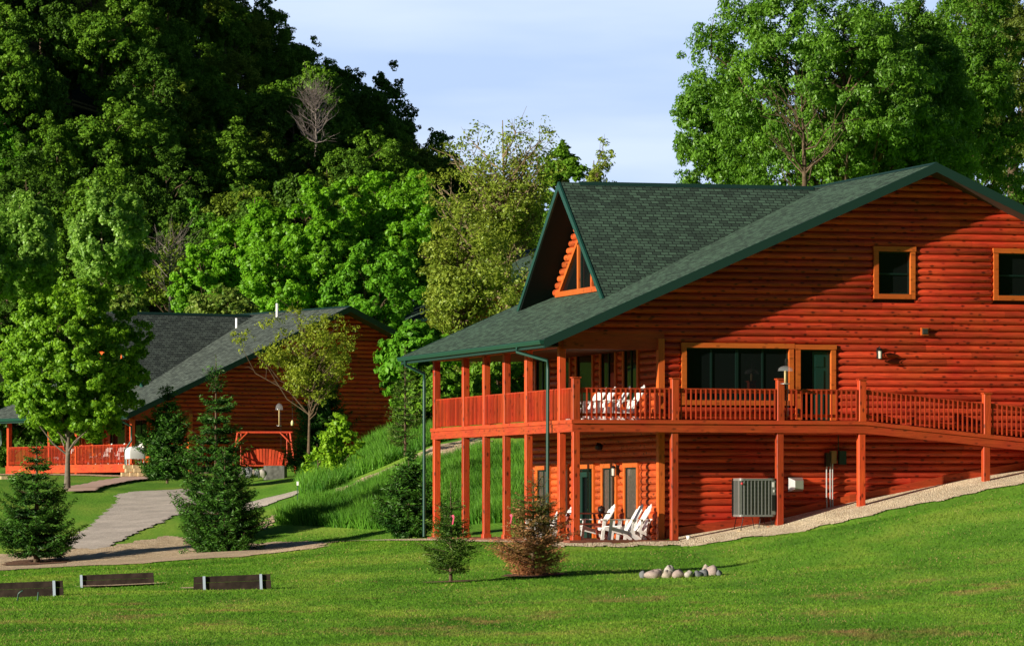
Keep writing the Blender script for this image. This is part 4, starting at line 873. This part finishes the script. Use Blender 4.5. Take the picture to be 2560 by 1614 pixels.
def place(t, px, Y, label, group=None, cat='tree', rz_=0, py=None, s=1.0, dz=0):
    x = X_at(px, Y); z = tz(x, Y) if py is None else (HY - py) / FPX * Y
    t.location = (x, Y, z - .05 + dz); t.rotation_euler = (0, 0, rz_); t.scale = (s, s, s); tag(t, label, cat, group); return t
# foreground and mid trees
place(broad('maple_tree', 1, 8.5, 3.2, 1.6, 430, 110, .145, .40, 'round_', nlimb=26, lobes=.10, fill=.5, tr=.11, shape='round', bark='mbark'), 168, 186, 'round leafy maple with a slim grey trunk before the left lodge porch', py=1219)
place(conifer('spruce_tree', 2, 4.25, 1.4, 'spruce', 13, 14, .13, .13, tr=.10, power=.85, ragged=.3), 92, 151, 'broad dark spruce at the left edge of the lawn before the left lodge porch', cat='spruce', py=1416)
place(conifer('spruce_tree', 3, 6.9, 1.35, 'spruce', 20, 13, .13, .03, power=.72, ragged=.24), 540, 156, 'tallest spruce, standing behind the dense smaller spruce at the dirt strip', cat='spruce', py=1392)
place(conifer('spruce_tree', 4, 3.7, 1.4, 'spruce', 15, 16, .12, .02, power=.85, ragged=.26), 562, 150.5, 'dense bushy spruce in front of the tallest spruce at the dirt strip', cat='spruce', py=1394)
place(conifer('spruce_tree', 5, 3.95, 1.3, 'spruce', 20, 12, .15, .05, power=.85, ragged=.3), 418, 186, 'dark spruce with a short trunk in front of the left lodge corner', cat='spruce', py=1198)
place(conifer('spruce_tree', 6, 3.05, 1.15, 'spruce', 15, 12, .13, .10, power=.9, ragged=.3), 1022, 146, 'dark spruce by the far porch downspout of the big lodge', cat='spruce', py=1350)
place(conifer('spruce_tree', 7, 3.1, 1.45, 'spruce', 16, 12, .15, .02, power=.85, ragged=.3), 800, 190, 'dark spruce under the olive locust tree beside the garden swing', cat='spruce', py=1180)
place(conifer('spruce_tree', 8, 4.9, 1.3, 'spruce', 18, 9, .16, .35, power=.9, ragged=.3), 806, 193, 'taller thin spruce rising through the olive locust tree', cat='spruce', py=1190)
place(conifer('spruce_tree', 9, 3.9, .75, 'spruce2', 16, 5, .14, .1, sparse=.5, power=.8), 1013, 170, 'thin see-through young spruce on the grassy bank', cat='spruce', py=1130)
place(conifer('spruce_tree', 12, 2.35, .68, 'spruce2', 18, 8, .075, .13, droop=-.1, up=.35, sparse=.5, power=.75, leader=.3, wid=.2, tr=.04, ragged=.35), 1127, 104.5, 'small sparse green spruce with a bare lower trunk on the lawn', cat='spruce', py=1455)
place(conifer('spruce_tree', 13, 2.5, .95, 'brown', 20, 8, .075, .03, droop=-.15, up=.35, sparse=.55, power=.7, leader=.3, brown=1, wid=.2, tr=.04, ragged=.35), 1333, 106.5, 'half browned dying spruce on the lawn before the porch', cat='spruce', py=1436)
for px, Y, pz, rr0 in [(1127, 104.5, 0, .62), (1333, 106.5, 0, .75)]:
    x = X_at(px, Y); sheet('mulch_ring', [(x + rr0 * math.cos(a), Y + rr0 * 1.1 * math.sin(a)) for a in np.linspace(0, 2 * math.pi, 16)[:-1]], M['mulch'], .07, .035, .05)
x = X_at(92, 151); sheet('mulch_ring', [(x + 1.1 * math.cos(a), 150.6 + 1.8 * math.sin(a)) for a in np.linspace(0, 2 * math.pi, 16)[:-1]], M['mulch'], .1, .05, .05)
for (px, py, Y, lb) in [(1131, 1300, 104, 'pink ribbon tied on the small green spruce'), (1276, 1298, 106, 'pink ribbon tied on the browned spruce')]:
    m = MB(); m.beam((0, 0, -.09), (.03, 0, .07), .03, .012, up=(0, 1, 0)); m.beam((.03, 0, .07), (.0, .01, .12), .05, .012, up=(0, 1, 0)); o = m.build('ribbon', M['ribbon']); o.location = (X_at(px, Y), Y, (HY - py) / FPX * Y); tag(o, lb, 'ribbon')
place(broad('locust_tree', 14, 5.6, 2.9, 1.9, 160, 34, .12, .42, 'locust', nlimb=70, lobes=.42, fill=.35, shape='vase', tr=.07, twigs=2, asp=.45), 772, 186, 'small airy olive-leaved locust tree in front of the left lodge gable', py=1145)
place(broad('sapling', 15, 4.3, .85, .3, 60, 20, .17, .28, 'lime', nlimb=20, lobes=.3, fill=.2, tr=.035), 842, 176, 'thin lime green sapling on the bank in front of the locust tree', py=1268, cat='sapling')
place(broad('sapling', 16, 2.6, .7, .2, 26, 16, .17, .24, 'lime', nlimb=12, lobes=.3, fill=.2, tr=.03), 795, 178, 'short lime green sapling left of the taller sapling on the bank', py=1250, cat='sapling')
place(broad('leafy_bush', 17, 5.6, 1.5, .1, 90, 60, .24, .45, 'brightf', nlimb=14, lobes=.2, fill=.6, shape='egg'), 1042, 196, 'bright green bush at the back corner of the left lodge', py=1078, cat='bush')
place(broad('leafy_bush', 18, 3.6, 1.7, .1, 70, 60, .24, .45, 'mid', nlimb=14, lobes=.2, fill=.6, shape='egg'), 1078, 186, 'lower green bush seen at the far end of the big lodge porch', py=1105, cat='bush')
# trees behind the lodges
def bg(seed, px, Y, top, wpx, lo_py, base_py, lf, label, nc=170, nl=70, ls=.32, crf=.17, **kw):
    H_ = (base_py - top) / FPX * Y; R0 = wpx / FPX * Y / 2; lo = (base_py - lo_py) / FPX * Y
    nm = kw.pop('nm', 'tree'); grp = kw.pop('grp', None)
    return place(broad(nm, seed, H_, R0, max(lo, .3), nc, nl, ls, R0 * crf * 1.25, lf, **kw), px, Y, label, grp, py=base_py)
bg(21, 262, 250, 455, 250, 800, 1060, 'poplar', 'pale green poplar with whitish branches left of the bright maples', nc=170, nl=110, ls=.19, crf=.15, bark='barkp', nlimb=30, upr=.3, nm='poplar_tree', fill=.6, lobes=.3, shape='egg')
bg(22, 72, 255, 448, 230, 800, 1060, 'poplar', 'pale green poplar with pointed tops at the left edge', nc=160, nl=110, ls=.19, crf=.15, bark='barkp', nlimb=30, upr=.3, nm='poplar_tree', fill=.6, lobes=.3)
bg(23, -60, 250, 500, 220, 820, 1060, 'poplar', 'poplar cut by the left edge above the round maple', nc=100, nl=90, ls=.22, bark='barkp', nm='poplar_tree', upr=.3)
bg(24, 295, 236, 706, 210, 860, 1010, 'tips', 'low maple with reddish new leaves behind the left end of the left lodge roof', nc=90, nl=80, ls=.16, crf=.16, nm='maple_tree')
bg(25, 570, 236, 720, 240, 860, 1010, 'tips', 'low maple with pale new leaves behind the middle of the left lodge roof', nc=90, nl=80, ls=.16, crf=.16, nm='maple_tree')
bg(26, 645, 262, 408, 290, 860, 1010, 'maple', 'tall bright green maple with a notched top, leftmost of the bright maples', nc=210, nl=125, ls=.20, crf=.14, nm='maple_tree', lobes=.42, shape='round')
bg(27, 815, 255, 415, 300, 860, 1010, 'maple', 'bright green maple in the middle of the bright maples', nc=210, nl=125, ls=.20, crf=.14, nm='maple_tree', lobes=.36, shape='round')
bg(28, 985, 258, 375, 310, 860, 1010, 'maple', 'tallest bright green maple, next to the olive tree', nc=230, nl=125, ls=.20, crf=.14, nm='maple_tree', lobes=.36, shape='round')
bg(29, 515, 250, 600, 200, 860, 1010, 'maple', 'smaller bright maple low at the left end of the maples', nc=120, nl=110, ls=.20, crf=.16, nm='maple_tree', shape='round')
bg(30, 915, 246, 620, 290, 900, 1010, 'brightf', 'rounded maple right above the ridge of the left lodge', nc=150, nl=110, ls=.20, crf=.16, nm='maple_tree', shape='round')
bg(39, 700, 248, 600, 260, 900, 1010, 'maple', 'lower bright maple above the middle of the left lodge roof', nc=140, nl=110, ls=.20, crf=.16, nm='maple_tree', shape='round')
bg(31, 1268, 220, 175, 400, 880, 1060, 'olive', 'tall airy olive-green tree with visible limbs left of the A-frame dormer', nc=260, nl=30, ls=.16, crf=.14, nm='tree', nlimb=140, twigs=6, fill=.3, lobes=.4, tr=.24, shape='vase', thin=1.1, asp=.5, bark='obark')
bg(32, 1150, 214, 500, 350, 960, 1060, 'olive', 'lower olive-green tree drooping between the two lodges', nc=230, nl=38, ls=.17, crf=.15, nm='tree', nlimb=70, twigs=3, fill=.35, lobes=.3, asp=.5, shape='round')
bg(33, 1492, 230, 318, 140, 640, 900, 'olive', 'thin wispy treetop against the sky right above the lodge ridge', nc=60, nl=30, ls=.16, crf=.22, nlimb=40, twigs=1, fill=.2, lobes=.4, asp=.5)
bg(34, 1400, 245, 300, 170, 640, 900, 'mid', 'dark treetop between the olive tree and the wispy treetop', nc=60, nl=70, ls=.2, crf=.22, nlimb=30)
bg(35, 1245, 200, 880, 200, 1070, 1090, 'mid', 'dark leafy tree seen through the upper porch posts', nc=70, nl=80, ls=.18, crf=.2)
bg(36, 1120, 205, 850, 190, 1070, 1090, 'maple', 'green leafy tree seen through the far upper porch bay', nc=70, nl=80, ls=.18, crf=.2)
bg(37, 430, 268, 575, 200, 820, 1010, 'oliv2', 'thin olive tree in the dark gap between the poplars and the maples', nc=90, nl=40, ls=.2, crf=.2, nlimb=50, twigs=3, lobes=.4)
place(bare('bare_tree', 38, 5.8, 1.9, 'greybark', n=40), 425, 262, 'pale leafless tree in the dark gap beside the poplars', py=800)
bg(41, 2120, 176, -70, 800, 600, 900, 'ash', 'large spreading ash tree with several trunks behind the lodge roof', nc=420, nl=168, ls=.155, crf=.095, nm='ash_tree', nlimb=90, twigs=3, fill=.4, lobes=.22, droop=1.2, tr=.3, shape='round', thin=1.1, asp=.42)
bg(42, 1825, 182, 75, 330, 560, 900, 'ash', 'smaller ash tree at the left edge of the large ash above the roof ridge', nc=190, nl=140, ls=.155, crf=.15, nm='ash_tree', nlimb=50, twigs=3, fill=.4, lobes=.36, droop=1.2, asp=.42, shape='round', tr=.16)
bg(43, 2400, 188, -60, 480, 560, 900, 'ash', 'shaded green ash right of the large ash above the ridge peak', nc=220, nl=154, ls=.155, crf=.14, nm='ash_tree', nlimb=60, twigs=3, fill=.45, lobes=.35, droop=1.2, asp=.42, shape='round', tr=.2)
bg(44, 2530, 196, -200, 460, 560, 900, 'willow', 'olive willow-like tree at the right edge of the picture', nc=230, nl=140, ls=.155, crf=.15, nm='tree', nlimb=70, twigs=4, fill=.4, lobes=.35, droop=1.5, asp=.35, shape='round')
bg(48, 2290, 181, -130, 460, 560, 900, 'ash', 'tall dense tree filling the sky between the large ash and the right edge', nc=230, nl=150, ls=.155, crf=.14, nm='ash_tree', nlimb=50, twigs=2, fill=.45, lobes=.3, droop=1.2, asp=.42, shape='round', tr=.2)
bg(49, 30, 232, 930, 190, 1180, 1205, 'dark', 'dark shrubby tree behind the far left end of the left lodge porch', nc=80, nl=90, ls=.18, crf=.2)
bg(50, -60, 224, 900, 190, 1180, 1200, 'mid', 'green shrubby tree cut by the left edge beside the left lodge', nc=80, nl=90, ls=.18, crf=.2)
bg(51, 120, 236, 940, 170, 1170, 1195, 'dark', 'dark tree seen through the left lodge porch behind the maple trunk', nc=70, nl=90, ls=.18, crf=.2)
bg(45, 2270, 205, 250, 620, 600, 900, 'mid', 'low green trees behind the ash trunks above the ridge peak', nc=200, nl=100, ls=.2, crf=.13, shape='round')
place(bare('bare_tree', 47, 7.6, 1.7, 'bark', 26), 2010, 172, 'dead branches of a small tree inside the large ash above the roof ridge', py=620)
# ------------------------------------------------------------------ forest on the hill
HL = [('mid green leafy tree in the dense wood on the hillside', 'mid'), ('dark green leafy tree in the dense wood on the hillside', 'dark'), ('olive green airy tree in the dense wood on the hillside', 'oliv2'), ('bright yellow-green tree in the wood on the hillside', 'brightf')]
protos = []
for k, (lf, R0, H0, nc, nl, ls) in enumerate([('mid', 3.4, 8.8, 110, 80, .19), ('mid', 3.0, 10, 100, 80, .19), ('dark', 3.7, 9.2, 120, 80, .19), ('dark', 3.1, 8.2, 100, 80, .19), ('oliv2', 3.3, 9.6, 130, 50, .175), ('brightf', 2.9, 8, 100, 80, .19)]):
    p = broad('forest_tree', 60 + k, H0, R0, 1.8, nc, nl, ls, .62, lf, nlimb=26, lobes=.26, fill=.5, thin=1.1); protos.append((p, lf))
rf = random.Random(12); n_h = 0; y = 292.; lab = {b: a for a, b in HL}; usedp = set()
while y < 440:
    hw = .1113 * y + 9; x = -hw - 4 + rf.uniform(0, 4)
    while x < min(hw, 9):
        X, Y = x + rf.uniform(-2, 2), y + rf.uniform(-2.6, 2.6); z = tz(X, Y); k = rf.choices(range(6), [5, 5, 4, 4, 4, 3])[0]
        rdg = np.interp(X, [p[0] for p in RIDGE], [p[1] for p in RIDGE])
        # top_px = HY - (z + 15) / Y * FPX; 
        if z > 5 and HY - z / Y * FPX > -90 and (Y < 425 or z > rdg - 8):
            p, lf = protos[k]
            if k in usedp: o = copy_tree(p)
            else: o = p; usedp.add(k)
            s = rf.uniform(.62, 1.25); o.location = (X, Y, z - .5); o.rotation_euler = (0, 0, rf.uniform(0, 6.28)); o.scale = (s * rf.uniform(.85, 1.1), s, s * rf.uniform(.8, 1.15)); pxx = CX + FPX * X / Y; pyy = HY - (z + 9 * s) / Y * FPX
            lr = 'at the far left' if pxx < 200 else 'left of the middle' if pxx < 480 else 'in the middle' if pxx < 800 else 'toward the right' if pxx < 1050 else 'at the right end'
            ud = 'at the top edge' if pyy < 0 else 'high up' if pyy < 160 else 'half way up' if pyy < 330 else 'low down'
            lb_ = {'mid': 'mid green', 'dark': 'dark green', 'oliv2': 'olive green', 'brightf': 'bright yellow-green'}[lf] + ' tree %s on the hill, %s' % (ud, lr); tag(o, lb_, 'tree', lb_.replace(' tree ', ' trees ')); n_h += 1
        x += rf.uniform(4.1, 6.4)
    y += 5.4
assert n_h <= 300, n_h
place(bare('bare_tree', 91, 5.6, 2.2, 'greybark', n=90), 790, 345, 'pale grey leafless tree high among the green trees on the hillside', py=392)
for px, Y, py, sc in [(770, 338, 492, .42), (812, 339, 482, .38)]:
    o = copy_tree(protos[2][0]); o.location = (X_at(px, Y), Y, (HY - py) / FPX * Y); o.scale = (sc, sc, sc); o.rotation_euler = (0, 0, px); tag(o, 'low dark green tree just below the pale leafless tree on the hillside, %s' % ('left one' if px < 800 else 'right one'), 'tree', 'low trees below the leafless tree')
# ------------------------------------------------------------------ grass
rg = np.random.default_rng(77)
def blades(name, P, h, wd, lean, tint, m, kind=True):
    N = len(P); a = rg.uniform(0, 2 * math.pi, N); s = np.stack([np.cos(a), np.sin(a), np.zeros(N)], 1); ln = rg.normal(0, lean, (N, 3)); ln[:, 2] = 0
    b0 = P - s * wd[:, None] / 2; b1 = P + s * wd[:, None] / 2; t_ = P + np.array([0, 0, 1.]) * h[:, None] + ln * h[:, None]
    o = npmesh(name, np.stack([b0, b1, t_], 1).reshape(-1, 3), 3, tint, m); o['kind'] = 'stuff'; return o
N = 480000; Yb = 60 + (156 - 60) * rg.random(N) ** 1.25; Xb = (rg.random(N) * 2 - 1) * (.1113 * Yb * 1.06 + .5); ok = np.ones(N, bool)
for poly in SHEETS: ok &= ~inpoly(Xb, Yb, poly)
uu = (Xb - O1[0]) * U1[0] + (Yb - O1[1]) * U1[1]; vv = (Xb - O1[0]) * V1[0] + (Yb - O1[1]) * V1[1]
ok &= ~((uu > -.6) & (vv > -.7) & (vv < 16)); ok &= ~((uu > 2) & (vv > -1.35))
Xb, Yb = Xb[ok], Yb[ok]; P = np.stack([Xb, Yb, terr(Xb, Yb) - .005], 1)
blades('lawn_grass', P, rg.uniform(.012, .042, len(P)) * (1 + (Yb - 60) / 200), rg.uniform(.012, .024, len(P)) * (1 + (Yb - 60) / 120), .8, rg.random(len(P)), lawn_blade())
# tall grass on the bank between the lodges
def bank(name, pts, n, h0, h1, m):
    poly = hp(pts); a = np.array(poly); X = rg.uniform(a[:, 0].min(), a[:, 0].max(), n * 3); Y = rg.uniform(a[:, 1].min(), a[:, 1].max(), n * 3); k = inpoly(X, Y, poly); X, Y = X[k][:n], Y[k][:n]
    cl = .5 + .5 * np.sin(X * 1.7 + Y * .9) * np.sin(Y * 1.3 - X * .7); P = np.stack([X, Y, terr(X, Y) - .05], 1)
    return blades(name, P, rg.uniform(h0, h1, len(X)) * (.7 + .5 * cl), rg.uniform(.03, .06, len(X)), .28, np.clip(cl * .6 + rg.normal(.2, .2, len(X)), 0, 1), m)
bank('tall_grass', [(690, 1312), (760, 1280), (900, 1232), (1020, 1188), (1180, 1142), (1330, 1128), (1345, 1215), (1340, 1306), (1180, 1310), (900, 1322)], 90000, .35, .75, LF['grass'])
bank('tall_grass', [(745, 1215), (790, 1195), (860, 1165), (930, 1110), (1060, 1060), (1200, 1062), (1200, 1095), (1130, 1098), (1050, 1125), (960, 1165), (880, 1198), (800, 1234), (750, 1240)], 60000, .3, .75, LF['grass'])
